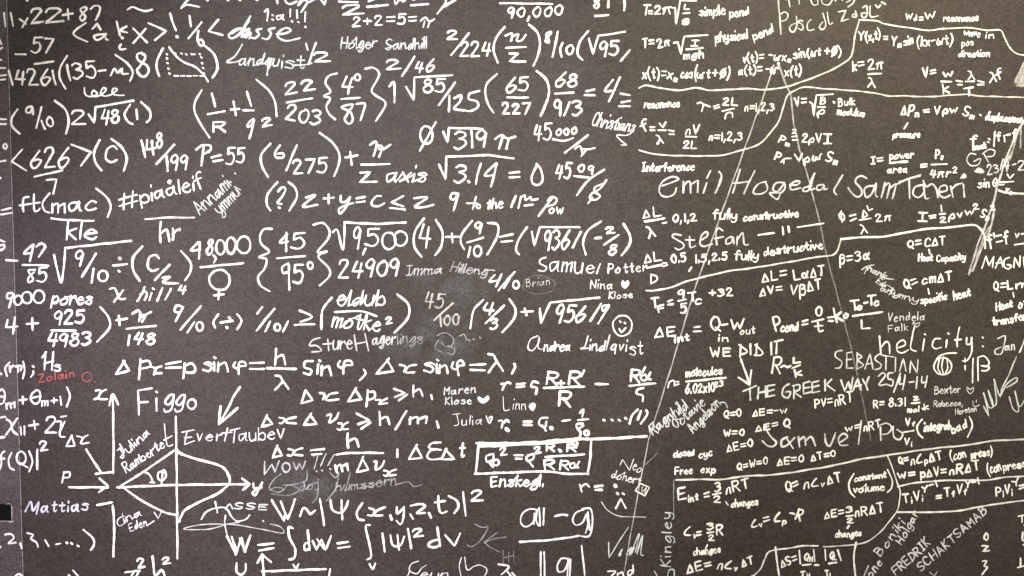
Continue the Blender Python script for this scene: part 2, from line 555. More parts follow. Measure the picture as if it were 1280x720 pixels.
# ------------------------------------------------------------------ what is written, in photo pixels
# W w: pen width   P kind[:chalk] | label: next inscription   S kind: a piece of it   E: back to the inscription
# T `text` x0 y0 x1 y1 capheight [w= d= sl=]   L: curved strokes   K: straight strokes   D: dots   C: ovals x,y,rx,ry   F: filled patch
BOARD = r'''
W 3.3
P equation | chalk sum of eleven times twenty-two at the top left corner
K 5.5,16.5 7,33
K 13.5,16.5 16.5,32
K 25,24 33,30; 35,23 28,34
T `2` 39 29 54 27 18
T `2` 58 28 79 26 17
K 79,19 91,17; 85,12 86,24
L 106,9 101,12 103,16 107,21 103,26 100,22 105,16 109,11 106,9
L 114,11 119,7 125,9 124,16 120,25
D 34,0
P equation | bracketed letters a, k and x between two angle signs at the top left
L 107,29 92,42 109,52
T `a` 118 51 135 50 14.5
K 116,36 122,30 126,37
L 146,27 148,36 150,44
L 158,33 151,38 159,41
D 153,47
L 151,56 149,60 152,62 157,61
K 167,36 184,53; 182,36 167,54
K 186,29 208,39 194,50
L 160,12 166,9 174,12 182,14 190,12
L 213,17 216,28 220,38
D 221.5,46
P equation | one sixth written small beside an angle sign
K 237,20 239,33
K 252,28 236,48
L 248,39 247,50 251,57 255,55 252,50 247,51
K 273,25 261,39 278,44
P equation | minus fifty-seven over fourteen thousand with a bracket and a dotted box
K 20,68 32,68
T `57` 39 66 65 66 19
K 44,80 67,77
T `14261` 14 106 70 105 19 sl=-.08
L 84,70 76,84 75,97 82,111
T `135` 86 100 121 97 20 sl=-.05
K 124,89 132,88
L 139,94 142,87 144,86 147,91 153,86 153,92 160,92
L 145,69 158,78 166,90 163,101
T `8` 173 97 187 97 31 sl=-.1
L 204,61 197,75 196,85 199,95
L 257,58 268,68 272,85 266,97
S dotted_box
W 2.4
D 209,68 209,73 209.5,79 211,86 212,92 219,67 227,67 233,68 240,68 250,68 252,72 253,79 254,85 255,92 243,68
W 2.2
K 218,95 223,95; 226,95 231,95; 234,95 239,95; 242,95 247,95; 250,95 255,95
W 2.8
L 212,59 220,70 230,78 245,84 255,94 260,102
E
P word | tiny looping word above the square root of forty-eight
W 2.6
L 106,110 107,118 113,121 122,118 117,113 115,118 120,121 128,118 133,112 129,110 126,117 131,120 140,118 147,112 142,111 141,117 147,119 155,119
W 3.3
P equation | nine tenths times two root forty-eight
K 0,149 8,149; 0,155 8,155
L 22,137 15,148 16,158 25,167
L 40,133 34,135 33,140 38,141 41,134 42,143
K 52,134 46,160
T `10` 55 161 68 157 13 w=3
L 69,126 82,137 86,152 83,167
T `2` 90 155 107 155 18
S radical
K 111,143 118,154 120,134 167,126
E
T `48` 127 155 149 153 18
L 163,131 156,143 160,152 166,155
K 171,137 172,149
L 177,128 187,138 188,148 184,153
P equation | six hundred twenty-six over seven inside angle signs, then a bracketed C
C 7,183,2.4,3
K 0,202 7,201
D 0,222
K 28,187 15,202 33,213
T `626` 39 210 86 208 22
S fraction_bar
K 44,221 78,213
E
K 59,225 71,224 67,242
K 90,181 114,190 102,207
L 125,175 118,190 120,203 127,213
T `C` 133 203 146 202 21
L 140,174 153,185 159,198 155,213
P equation | one hundred forty-eight over one hundred ninety-nine, then P equals fifty-five
K 177,176 182,196
T `4` 185 194 196 192 18 sl=-.1
T `8` 196 186 203 185 17
K 218,181 196,205
T `199` 208 213 234 212 19
L 246,187 253,182 263,182 263,188 255,193
K 255,184 252,207
K 265,197 276,194; 267,202 278,200
T `55` 283 206 305 204 20
P equation | bracketed ft(mac) over kle
K 3,263 14,260; 2,268 15,266
L 36,246 30,248 29,257 30,264
K 25,257 50,253
L 43,243 43,262 47,264 50,261
L 62,242 54,253 56,263 62,266
T `mac` 66 265 120 263 20 w=3.2
L 121,236 134,247 139,259 135,271
S fraction_bar
L 65,273 85,275 117,276
E
T `kle` 84 299 120 299 21
P word | word with a hash sign climbing to the right below the number 199
W 2.6
T `#` 151 262 173 256 20
T `piaålei` 177 254 243 238 18
T `f` 247 238 257 233 20
P word | short bar with the letters hr beneath it
W 3
L 182,274 210,272 243,272
T `hr` 201 301 225 299 23
W 3.3
P signature:cool | two-line signature slanting steeply upward
W 2
T `Annami` 250 269 289 232 17 d=.85 j=1
T `ymmu` 276 269 300 242 16 d=.85 j=1
T `i` 300 238 306 228 18 d=.85
D 294,217 d=.8
W 3.2
P equation | cropped writing along the upper edge
L 238,-3 227,9
L 227,10 234,6 249,9
D 259,0 285,0 300,0 321,0
L 346,-2 347,4
L 356,-3 358,3 363,5 371,2
L 376,0 373,7 380,0 386,-2
L 381,-1 384,3 377,15
L 384,4 394,-1
K 400,-2 406,6 408,-2
K 424,2 447,3
T `2` 429 18 454 16 13
K 461,2 470,-2
K 459,9 485,6
L 493,-2 495,5 500,-1 504,2 508,-2
K 514,7 535,5
K 517,0 524,-2
L 555,-3 557,4 547,17
L 569,0 556,8
P note | small note 1:a with three exclamation marks at the top
W 2.3
L 331,15 335,12 334,26
D 341,19 341,24.5
T `a` 346 25 355 25 13
K 363,12 363,21; 371,13 372,23; 382,15 381.5,27
D 365,27 373,28 382,34
W 3.2
P signature:cool | bold slanted signature in two lines near the top left
W 4
L 313,21 306,34 303,46 d=0.86
L 303,36 294,37 286,44 290,48 298,44 305,37 302,46 d=0.86
L 304,46 312,39 307,47 314,41 312,48 d=0.86
L 311,26 305,37; 310,25 302,40; 299,36 290,42; 303,40 312,36 w=3.2
W 3.6
L 327,36 321,38 324,43 319,48 314,47 d=0.86
L 343,35 336,37 339,42 335,49 328,48 d=0.86
L 346,43 356,42 364,38 358,35 349,40 348,47 358,51 375,48 d=0.86
W 2.6
L 303,56 294,70 284,77 292,78 301,76 d=0.86
W 2.4
T `andqu` 299 81 347 83 16 sl=.25 d=0.86 j=1
T `ist` 352 85 380 85 17 d=0.86
L 366,82 382,81 390,79 d=0.86
L 336,73 334,94 d=0.86
W 3.2
P equation | one half beside the slanted signature
K 383,55 385,62; 395,54 386,80
T `2` 393 78 413 77 13
P equation | small joke two plus two equals five equals pi
W 2.6
T `2+2=5=` 441 33 520 29 13
L 526,26 532,22 537,27 543,24
K 531,27 529,34; 537,27 535,34
P signature:cool | thin cursive signature under the small sum equal to pi
W 2.1
T `Holger` 426 62 470 59 15 sl=.15 d=.85 j=1
T `Sandhill` 482 63 533 60 15 sl=.15 d=.85 j=1
W 3.3
P equation | two over two hundred twenty-four, pi over two, root ninety-five
T `2` 559 50 571 50 12
K 586,42 564,69
T `224` 575 71 612 70 16
L 631,34 620,48 617,62 622,78
S fraction
L 632,45 640,42 639,51
L 640,46 648,43 646,51 652,51 657,44
K 633,60 657,59
K 637,67 648,67 637,77 657,77
E
L 661,31 672,41 675,55 672,70 667,82
L 688,40 683,43 685,48 686,53 682,52 684,47 689,42 688,40
K 697,40 691,71
L 703,54 700,62 702,71
T `0` 707 69 716 69 13
L 735,39 725,52 722,67 728,75
S radical
K 736,49 741,68 748,45 781,40
E
T `95` 749 70 772 69 19
K 787,63 776,76
P number | ninety thousand beneath a long bar at the top
K 625,4 690,5
T `90,000` 634 23 702 19 14 sl=.2 w=3
P equation | cropped eighty-seven and bracket at the top edge
T `8` 742 11 748 11 14
K 761,-3 760,9; 780,-3 781,5 780,13
K 744,20 760,19
P equation | line with twenty-two over two hundred three and four degrees in curly braces
L 252,113 244,128 245,144 262,172
K 265,117 269,133
K 260,143 281,139
T `R` 267 164 281 163 14
K 289,137 299,136; 292,127 295,144
K 309,115 314,132
K 304,138 317,138
L 317,149 312,152 309,158 314,157 318,150 312,173
T `2` 328 158 340 156 11
L 321,100 336,113 344,128 346,145
T `22` 357 118 393 112 15
K 359,128 390,123
T `203` 357 150 399 156 18
L 421,92 411,95 407,104 413,115 405,120 413,123 408,133 411,142 419,149
S fraction
T `4` 427 117 440 117 21
C 447,97,3.5,3.8
K 427,124 450,122
L 441,131 427,134 438,140 441,150 436,155 431,149 436,140 441,131
L 446,130 456,130 454,140 451,150
E
L 457,86 467,85 474,93 465,112 468,118 480,126 481,134 470,151
L 487,108 493,103 493,128
T `2` 483 87 500 86 13
K 518,71 503,95
T `46` 519 90 542 89 15
S radical
K 508,109 517,125 518,97 565,94
E
T `85` 529 115 555 115 16
K 569,103 549,131
L 562,120 561,139
L 568,123 576,119 575,127 568,136 580,138
K 599,114 587,117
L 587,117 586,124 596,127 597,134 588,139 580,138
L 621,93 609,104 607,118 611,132 617,141
S fraction
T `65` 633 115 660 113 18
K 634,122 660,122
T `227` 628 143 662 142 14
E
L 671,89 683,100 686,116 681,133 676,145
S fraction
T `68` 694 107 720 109 17
K 694,117 717,116
T `9` 694 144 702 143 20
K 712,128 705,144
T `3` 716 146 727 145 19
E
K 733,114 743,112; 731,119 743,119
L 766,100 756,114 768,113
K 775,97 761,127
K 776,117 787,119; 787,126 777,128; 774,133 787,133
P equation | six over two hundred seventy-five in a bracket, plus pi over z axis
L 338,180 327,193 328,208 335,221
L 350,182 344,191 346,197 354,197 354,192 347,192
K 371,182 358,213
T `275` 367 218 408 215 18
L 400,166 417,180 425,197 418,220
K 432,197 447,194; 438,190 440,206
S fraction
L 463,181 469,177 471,181 467,195
L 471,182 478,184 474,196
L 474,186 480,186 488,181
K 452,206 487,205
K 451,216 463,215 450,228 471,227
E
T `axis` 483 226 531 228 20 w=3 sl=.2 j=1
P equation | slashed zero and root three hundred nineteen pi over root 3.14
C 533,169,8,11
K 545,153 525,188
S radical
K 554,165 560,178 561,160 603,161
K 549,206 557,224 558,196 610,194 642,198
E
T `319` 568 186 607 184 21
L 619,174 627,169 634,173 644,171
K 628,172 624,186; 636,174 633,186
T `3` 568 229 581 229 24
D 586,227
L 601,205 597,218 595,230
L 620,204 606,219 617,219
K 621,205 614,233
K 637,216 649,215; 637,222 649,221
L 671,206 665,220 666,229 673,231 678,225 676,212 671,205
P note | forty-five over pi and forty-five over a dollar sign, slanting, with underlined small figures
W 2.9
T `45` 667 176 688 175 20 sl=.15
T `000` 695 169 720 168 9
L 691,174 705,176 716,173
K 735,169 706,191
L 719,186 725,183 728,192
L 727,186 734,187 743,185
K 733,187 727,195
T `45` 694 223 712 223 18 sl=.2
T `0` 722 215 729 215 10
T `9` 735 217 741 217 11
K 718,220 736,222
L 755,212 735,226 721,244
L 754,230 744,234 744,240 750,245 744,250 737,247 741,241 750,236 758,225
K 740,247 735,254
W 3.2
P signature | small cursive signature with a zigzag tail, right of the middle of the big sums
W 1.9
T `Christians` 739 157 791 166 17 sl=.2 d=.9 j=1
L 791,164 784,169 771,169 776,176 783,181 777,181 d=0.86
W 3.2
P equation | question mark in brackets, then z plus y equals c, nine to the eleventh pow
L 347,228 335,242 334,256 338,263
L 348,239 353,234 357,237 352,247 347,253 352,255
D 349,259.5
L 361,228 369,235 371,247 362,263
L 383,247 394,244 379,258 397,256
K 405,248 417,247; 411,243 411,254
L 426,245 426,252 432,252 438,246 432,260 425,267 424,261 433,256 441,254
K 446,248 456,246; 446,253 456,252
L 476,245 471,245 465,252 466,257 473,258 480,254
K 504,245 489,253 504,258; 488,260 506,262
L 518,248 534,247 519,258 530,259 542,256
L 573,242 565,242 563,248 568,249 573,242 567,263
W 2.7
L 595,246 591,261
K 584,254 596,254
C 598,258,2.5,2.6
T `the` 608 261 628 260 14 sl=.2 j=1
W 3
K 645,245 639,259; 651,246 648,260
L 651,247 656,244 657,250 663,246 664,250 672,249
K 656,257 666,256
L 690,248 682,258 673,270
L 685,251 690,246 696,249 693,255 684,258
T `ow` 686 266 703 268 13 sl=.1
W 3.3
P equation | root nine tenths divided by bracketed C over two, long line on the left
L 0,300 6,302; 1,313 6,310 5,306 0,307
K 8,325 22,326
L 40,307 30,317 38,316
K 42,306 38,326
L 46,308 52,304 57,308 53,315 49,321
K 29,331 61,332
L 44,337 36,338 40,345 42,350 36,353 36,347 43,340
T `5` 47 352 58 351 17
S radical
L 68,319 77,353 82,310
K 82,310 164,301
E
T `9` 93 332 102 332 18
K 120,317 103,346
K 117,336 115,353
C 129,345,6,7
K 142,332 159,330
D 150,323 149,339
L 178,308 167,322 167,338 175,351
T `C` 185 338 198 338 18
K 212,331 194,350
L 204,347 213,346 204,353 223,354
L 227,314 238,328 238,340 232,350
P equation | forty-eight thousand above a female sign
L 248,303 239,313 250,312
K 250,303 249,323
T `8` 258 318 265 318 19
L 267,319 270,323 268,328
S figure
C 276,309,5.5,9 289,307,6,10 305,306,8.5,11
E
K 251,334 304,329
S female_sign
C 275,350,13,12.5
K 274,362 273,374; 268,369 280,368
E
P equation | forty-five over ninety-five degrees in tall curly braces
L 340,286 330,287 325,296 327,305 337,315 324,321 333,324 331,336 323,346 326,357 337,364
S fraction
L 359,293 350,303 360,302
K 358,291 358,314
T `5` 364 311 380 310 18
K 347,323 381,320
L 360,329 353,334 354,341 361,339 361,331 362,362
T `5` 367 354 379 353 24
C 388,332,3,4.5
E
L 392,281 404,279 412,288 410,299 397,315 409,314 400,318 399,323 411,335 412,345 400,357
P equation | root ninety-five hundred times four, plus nine tenths, ending with minus two eighths
S radical
L 416,290 422,288 429,312 431,279
K 431,278 470,280 507,278
E
T `9` 441 312 449 312 26
K 457,311 454,318
T `5` 456 308 472 308 20
C 486,301,8.5,11 501,298,8,9.5
L 530,273 519,290 518,308 527,321
T `4` 524 310 537 310 29
L 545,275 553,290 552,307 544,319
K 558,296 574,296; 565,292 566,303
L 590,276 578,292 576,303 580,311
S fraction
T `9` 593 292 601 292 14
K 584,303 604,297
K 588,309 585,321
C 597,314,5,6.5
E
L 610,279 622,281 621,297 609,318
K 625,296 641,293; 627,302 640,301
L 659,284 648,300 645,312 649,318
S radical
K 665,290 668,307 675,284 724,284
E
T `936` 680 312 710 311 22 sl=.15
K 726,290 716,309
L 751,277 735,288 729,303 732,318
K 744,298 751,297
S fraction
T `2` 758 292 768 291 8
K 773,294 755,306
T `8` 760 319 769 318 13 sl=.3
E
L 779,280 787,293 787,305 777,319
P number | row of figures twenty-four thousand nine hundred nine
T `24909` 423 347 497 345 20 sl=.15
P signature | faded half-rubbed cursive signature right of the row of figures
W 2
T `Imma` 508 343 552 342 14 d=.62 sl=.2 j=1
T `Hilleng` 562 340 608 344 13 d=.5 sl=.3 j=1
L 606,337 618,338 d=.6
W 3.2
P equation | four tenths, slanting
L 618,344 612,352 624,350
K 627,343 620,358
K 643,340 623,363
K 637,349 630,360
C 645,356,4,5
P signature | faded little name inside a rubbed oval
W 1.2
T `Brian` 658 358 687 356 10 d=.6
C 673,356,20,12 d=.28
P signature | wide grey signature ending against a fraction
W 2.5
L 682,322 676,324 675,329 683,334 680,339 673,338 d=0.86
T `amu` 687 339 727 340 22 d=.95
T `e` 733 341 742 341 17 d=0.86
L 750,330 746,342 d=0.86
T `Po` 760 341 775 340 13 d=0.86
T `tter` 780 341 808 339 13 w=2.2 d=0.86
P signature | small two-word signature with a filled heart
W 1.9
T `Nina` 738 360 765 361 12 d=0.86
T `Klose` 761 373 790 372 9 d=0.86
S heart
F 781,353 784,350 787,353 785,358 781,361 777,358 776,353 779,350
E
W 3.2
P equation | nine thousand pores
L 16,366 10,367 10,373 17,371 17,367 12,384
C 23,375,5,6 34,372,6,7 49,371,7,8
T `pores` 65 380 114 380 17 w=2.9 sl=.2 j=1
P equation | curly x beside the word hill to the fourth
W 3
L 138,361 144,361 150,373 157,373
K 154,363 143,377
L 181,359 177,368 172,376; 176,368 182,364 184,368 181,375
L 190,366 187,375
D 192,361
L 203,360 197,376; 214,361 207,374
T `4` 223 367 232 367 12
W 3.3
P equation | four plus nine hundred twenty-five over 4983, plus pi over 148
K 10,400 8,409 22,408
K 19,397 17,417
K 34,405 48,404; 41,398 41,412
S fraction
T `925` 68 406 105 404 16
K 65,413 95,413
T `4983` 60 432 113 432 16
E
L 126,384 136,397 137,410 122,427
K 146,400 159,398; 149,395 150,406
S fraction
L 166,392 173,388 176,393 174,401
L 175,394 182,395 178,402
L 178,396 189,390
K 159,411 195,407
T `148` 159 431 193 430 15 sl=.3
E
P equation | nine tenths, a bracketed divide sign and one hundred first
L 229,384 221,382 219,389 226,390 229,384 220,401
K 251,383 226,412
K 243,403 235,415
C 250,408,4,5.5
L 273,393 267,402 269,409
K 276,403 291,401
D 287,397 284,409
L 297,393 302,401 297,411
K 328,384 322,392; 343,386 321,413
K 338,402 332,414
C 347,409,3.5,4.5
K 360,402 354,414
L 375,388 390,396 376,402
K 369,406 393,405
P equation | two cursive words stacked as a fraction in a tall bracket
L 415,372 403,388 402,411
T `eldub` 421 382 480 381 20 w=3 sl=.2 j=1
S fraction_bar
L 419,390 450,389 471,395
E
T `motke` 415 409 474 414 19 w=3 sl=.15 j=1
T `2` 483 405 490 404 9
L 497,368 510,380 510,397 493,416
P equation | half-rubbed forty-five hundredths
T `45` 531 384 553 385 18 d=.52
K 566,379 543,400 d=.62
T `100` 550 408 573 406 14 d=.5
P equation | four thirds in a bracket plus root 95619 beside a smiling face
L 604,375 592,388 588,410 d=.9
L 609,379 605,387 617,388
K 616,379 612,393
K 630,382 607,404
T `3` 613 412 622 411 14
L 637,374 644,386 642,399 628,415
K 652,390 666,389; 656,386 658,394
S radical
K 675,386 676,404 688,378 749,372
E
T `956` 693 403 730 401 21 sl=.25
K 751,380 738,401
L 761,381 753,383 754,389 761,382 748,404
S smiling_face
W 2.5
C 778,407,12,13
D 775,402 781,404
K 774,411 777,416 782,410
E
W 2.4
P signature | fading signature that runs into a rubbed patch under the two-word fraction
L 400,422 391,425 387,432 396,432 402,438 390,440 d=.7
L 410,424 411,438 d=.7
K 404,430 416,429 d=.7
T `ure` 416 437 440 436 17 d=.75 j=1
K 443,419 446,438; 456,417 461,438; 444,430 458,427 d=.72
T `ager` 466 432 494 430 16 d=.7 j=1
W 1.8
T `lings` 497 430 528 429 15 d=.42 j=1
L 547,419 556,416 566,422 566,430 558,434 552,428 d=.42
L 548,425 544,434 552,440 d=.38
L 560,432 568,436 566,443 560,441 d=.4
L 575,420 580,418 583,424 587,425 d=.55
D 592,424 600,422 d=.5
P chalk_smudge:dust | rubbed grey dust in the middle of the board
M 480,430 500,415 525,400 532,384 545,376 562,392 580,408 606,424 608,442 590,456 560,455 520,456 490,452 d=.42
M 530,380 575,368 596,372 600,400 585,412 545,410 d=.3
P chalk_smudge:dust | light rubbed dust below the row of figures
M 515,340 560,345 605,342 615,362 600,378 560,374 522,366 d=.36
P chalk_smudge:dust | pale rubbed dust behind the faded wow
M 332,590 352,574 392,580 420,600 440,618 400,630 345,625 d=.28
P signature | thin cursive signature under root 95619
W 2.3
L 672,420 663,424 660,435 666,438 673,428 674,421 673,435 680,436 d=0.86
T `ndrea` 680 438 712 439 14 sl=.15 d=0.86 j=1
L 735,420 731,433 725,436 737,435 d=0.86
T `ind` 737 438 755 438 15 sl=.15 d=0.86 j=1
L 762,419 758,437 d=0.86
T `qvi` 763 438 782 438 15 sl=.15 d=0.86
T `st` 787 443 803 442 18 d=0.86
W 3.3
P equation | formula delta p equals p sine phi equals h over lambda, long row
K 156,451 145,468 162,463 154,451
L 176,449 174,474
L 177,452 186,451 188,458 177,461
L 189,458 195,461 193,468; 202,458 196,460 194,466 202,466
K 208,455 226,452; 208,460 226,459
T `p` 230 465 243 465 22
T `s` 254 463 264 463 19
L 268,453 268,463
D 269,447
T `n` 273 463 285 463 18
T `φ` 292 463 308 462 17 w=3.1
K 313,454 330,453; 313,461 330,461
S fraction
T `h` 344 455 357 455 21
K 334,460 370,461
T `λ` 344 487 361 486 18
E
L 391,451 382,452 381,459 389,462 387,468 380,466
L 398,455 397,467
D 400,451
T `n` 402 469 414 469 20
T `φ` 422 463 440 462 18
L 455,462 457,467 450,475
K 486,448 471,467 492,464 484,450
L 500,456 507,458 505,464; 520,456 511,458 507,465 518,465
T `s` 530 465 541 465 20 d=.9
L 546,455 546,466 d=.9
D 547,450
T `n` 549 466 560 466 18 d=.9
T `φ` 566 465 581 462 19
K 588,456 607,455; 588,462 606,463
T `λ` 611 466 629 464 22
L 643,455 644,459 640,467
P equation | small bracketed letters and Hs on the left edge
W 2.9
D 1,467
L 12,453 7,460 9,470
T `r` 13 465 18 464 14
K 23,459 23,465
L 20,458 27,457 26,463
L 29,452 31,462 29,473
D 42,458
L 42,464 42,467 39,471
L 57,440 56,462
L 53,447 58,440; 67,440 65,462; 56,454 67,451
T `s` 69 464 76 463 14
W 3.2
P signature:red | small red chalk name beside a red circle
W 2.1
T `Zolain` 49 478 93 471 10 d=0.86
W 1.3
C 109,471,6,6 d=.75
D 119,477 d=.8
W 3.2
P equation | delta x times delta p at least h
K 382,488 377,504 391,500 382,488
L 400,491 406,493 404,499; 422,491 412,493 408,500 423,499
K 445,485 435,502 452,499 444,487
L 460,488 458,508
L 461,490 468,490 468,497 459,500
L 470,500 476,500 474,505; 484,498 478,501 474,505 484,504 w=2.8
K 493,486 506,491 494,496 d=.85
K 499,500 509,493 d=.85
T `h` 517 495 528 494 15 d=.95
K 539,494 540,499
P signature:cool | small two-line signature with a lilac heart
W 2
T `Maren` 555 493 594 491 11 d=0.86
T `Klose` 557 506 589 504 9 d=0.86
S heart
F 604,498 610,494 612,499 604,505 597,500 598,495
E
P signature | thin signature with a small heart left of an equation for r
W 1.4
K 566,518 575,517 d=0.86
L 571,518 573,530 568,532 d=0.86
T `ulia` 577 531 602 530 13 d=0.86
W 2.6
L 608,520 612,529 615,521 611,522 613,525 d=0.86
P signature | thin upright signature with a round heart
W 1.4
L 629,496 630,512 637,512 d=0.86
T `inn` 641 512 657 512 14 d=0.86
S heart
F 662,505 667,503 670,507 666,514 661,509
E
W 3.3
P equation | delta x times delta v at least h over m
K 334,519 327,533 341,530 333,521
L 350,522 356,524 353,529 350,529; 370,521 360,524 358,528 370,529
K 389,517 380,531 396,530 388,519
L 409,519 414,518 412,528 420,523 423,516
L 423,529 428,530 426,537 422,536; 435,528 430,531 428,536 435,536 w=2.8
K 446,517 462,525 448,530
K 452,536 463,528
T `h` 475 531 487 530 17
K 508,514 494,537 d=.85
T `m` 512 530 532 529 14 d=.9
L 546,527 548,534
P equation | delta x equals h over m delta v, then delta E delta t
K 347,557 341,572 353,569 347,559
L 361,561 367,563 365,569 360,569; 378,560 370,563 368,568 378,569
K 389,563 405,561; 390,568 402,567
S fraction
T `h` 435 559 448 558 16
L 421,568 440,566 479,566
T `m` 421 590 435 587 15
K 454,571 446,590 461,587 453,573
L 468,577 471,577 470,587 477,583 480,576
L 480,588 485,589 483,595 480,594; 495,587 489,589 485,594 495,593 w=2.8
E
K 497,562 497,571
K 521,556 511,574 528,572 520,558
L 551,553 540,554 536,559 542,562; 551,562 540,562 534,570 539,574 551,573
K 558,561 552,574 568,574 558,563
T `t` 574 571 580 571 18
P arrow | curved arrow pointing down left to a signature
L 300,484 292,496 286,509 274,530
K 276,508 274,530 297,510
P signature | large printed signature above the sketch of a diffraction pattern
W 3
K 174,518 173,488 190,485; 175,503 185,502 d=0.86
L 196,498 196,513 d=0.86
D 196,490 d=0.86
T `gg` 206 507 229 508 23 d=0.86
C 240,505,5.5,6 d=0.86
P signature | thin printed two-part signature ending in a heart, under the curved arrow
W 2
L 228,540 243,537; 234,540 231,555; 231,547 240,546; 232,555 243,551 d=0.86
T `ver` 246 552 277 551 15 d=0.86
L 285,535 281,551
K 278,541 290,540 d=0.86
K 288,538 300,535; 294,537 292,553 d=0.86
T `aube` 299 551 343 548 17 d=0.86
W 2.4
K 347,537 351,548 355,536 d=0.86
P note:cool | faded grey cry of wow with exclamation marks
W 2.6
K 331,577 331,593 340,580 344,590 349,576 d=.65
C 358,584,5,6 d=.6
T `w` 367 588 382 586 18 d=.55
W 1.8
L 392,570 397,569 393,586; 408,567 401,582; 418,568 410,582 d=.7
D 396,589 403,588 413,586 d=.7
P signature:cool | faded looping signature under the wow
W 1.8
L 384,588 383,600 370,605 354,606 d=.42
L 352,592 342,600 337,610 348,615 355,611 345,609 338,612 d=.45
L 354,613 362,606 374,612 360,619 340,617 d=.38
T `doj` 376 614 398 610 13 d=.45 j=1
L 398,608 397,620 391,628 d=.4
L 412,590 420,597 424,590 420,610 408,626 d=.45
L 438,590 432,614 d=.45
T `humssern` 420 614 495 606 13 d=.45 sl=.2 j=1
L 494,606 510,602 517,608 527,606 d=.4
P diagram | sketch of a beam through a slit spreading to a humped curve with axes
W 3.3
S axis
L 141,493 142,540 142,591
L 137,506 141,493 148,505
L 120,592 142,590
E
S axis
L 220,521 221,590 222,698
E
S axis
K 147,609 220,606 312,605
K 303,598 312,605 304,612
E
S curve
L 221,562 226,567 244,573 262,578 279,584 286,594 287,603 280,611 270,618 248,628 232,637 227,645 224,652
E
S triangle_line
L 150,608 185,586 219,562
L 155,610 180,627 205,640 219,643
E
S angle_arc
W 2.7
L 181,590 187,593 192,603; 188,603 193,603
L 204,589 198,591 198,598 204,600 208,594 204,588 202,606
E
S axis_label
W 2.8
L 120,488 126,488 123,497 118,499; 133,487 127,490 124,498 134,499
K 90,544 83,558 94,557 90,546
L 97,545 103,547 101,554; 110,544 105,547 102,554 111,553
L 80,590 78,603
L 80,591 87,590 87,596 80,597
L 317,604 318,610 325,609 328,602 323,613 319,619 316,615 327,609
E
S arrow
W 3.2
L 108,562 116,574 126,590
K 87,609 135,609; 125,598 135,607 124,615
E
S slit
L 122,631 140,628
L 141,632 143,655 142,695
E
P signature | two-line signature running up the sloping edge of the sketch
W 1.9
T `Julina` 152 574 188 543 12 d=0.86 j=1
L 150,555 156,566 d=0.86
T `Ramberte` 158 591 206 558 13 d=0.86 j=1
L 206,530 209,556 216,556 d=0.86
K 205,550 215,545 d=0.86
P signature | thin two-line signature below the sketch's sloping line
W 1.8
L 155,645 149,648 147,654 151,657 157,652 d=0.86
T `ina` 156 653 177 644 12 d=0.86 j=1
T `Eden` 163 664 184 657 11 d=0.86
L 184,657 193,651 d=0.86
K 193,640 198,648 202,640 d=0.86
W 3.1
P equation | theta m plus theta m plus one
T `θ` -4 505 6 505 17
T `m` 9 511 19 509 11
K 25,500 34,499; 29,496 29,504
T `θ` 39 506 51 504 19
T `m+1` 53 507 77 505 11 w=2.6
L 84,484 88,495 84,508
P equation | capital chi plus two chi with bars
K 0,522 7,521
L 9,524 14,528 16,538 22,543
K 22,523 8,543
K 26,534 27,543; 31,533 31,543
K 37,532 48,530; 43,526 44,536
T `2` 57 540 70 540 21
L 72,527 77,528 75,544 81,546
K 81,527 75,540
K 77,521 83,520
P equation | f of Q squared
K 0,547 6,546
L 6,564 2,568 2,580 0,587
K -3,575 6,573
L 15,566 11,575 13,584 18,587
C 27,572,6,8
K 26,579 35,584
L 37,564 41,576 37,589
K 47,562 47,586
T `2` 51 563 60 562 13
P signature:blue | bluish printed name beside the black clip
W 2.8
L 32,639 39,627 42,638 49,627 46,642 d=0.86
T `attias` 52 640 110 637 15 d=0.86
W 3.1
P equation | row two, three and dots closing with a bracket
D 0,683
L 7,668 14,667 18,672 11,679 20,678
K 26,679 28,685
L 35,666 42,668 39,673 46,678 48,683
L 57,675 61,682
K 71,680 76,679
D 84,678 90,679 98,682
L 105,662 116,672 118,680 114,687
P equation | cropped writing along the lower left edge
L 19,721 24,717 29,721
L 92,713 100,722
D 87,719
L 157,715 175,713
K 168,714 163,722; 174,714 170,722
T `2` 173 710 181 709 12
L 191,695 194,719 202,712 206,720
T `2` 204 705 213 704 9
P signature:cool | small name in capitals with a faint lens-shaped flourish
W 2.3
L 269,627 272,641 d=0.86
L 252,649 258,640 269,635 282,635 290,646 297,651 307,649 312,644 d=0.86
L 282,636 287,630 291,636 d=0.86
T `SSE` 293 636 333 637 8 d=0.86
L 282,644 281,655 284,668 d=0.86
W 1.8
L 300,652 285,655 262,661 234,662 231,660 250,656 285,655 320,660 350,666 355,664 350,658 338,655 d=.7
D 329,651 d=0.86
W 3.3
P equation | W proportional to psi of x, y, z, t squared
K 340,625 347,637 355,651 357,641
K 351,627 360,649 369,624
L 375,645 379,635 384,637 388,642 394,638
L 400,624 403,640 405,656
L 413,625 416,637 426,641 432,635 435,626
L 427,625 428,649
L 453,629 446,640 448,648 455,650
L 462,635 468,638 466,644 460,644; 481,634 472,638 468,644 478,644
K 488,644 490,649
L 496,634 497,642 505,634
L 505,634 504,648 501,655 496,651
K 513,643 516,648
L 514,632 526,630 531,633 521,641 531,641
K 536,641 539,647
L 548,620 549,636 552,641 558,639
K 544,628 556,626
L 561,620 571,626 573,634 568,641
K 579,615 582,644
T `2` 589 626 603 625 13
P equation | W equals the integral of dW equals integral of psi squared dV
L 284,670 295,692
K 295,693 302,672 306,690 313,669
L 290,671 296,690; 300,673 307,689
K 323,681 342,679; 324,688 342,685
S integral_sign
L 366,660 361,659 362,672 369,686 368,697 362,699
L 462,656 457,658 462,680 464,695 459,699
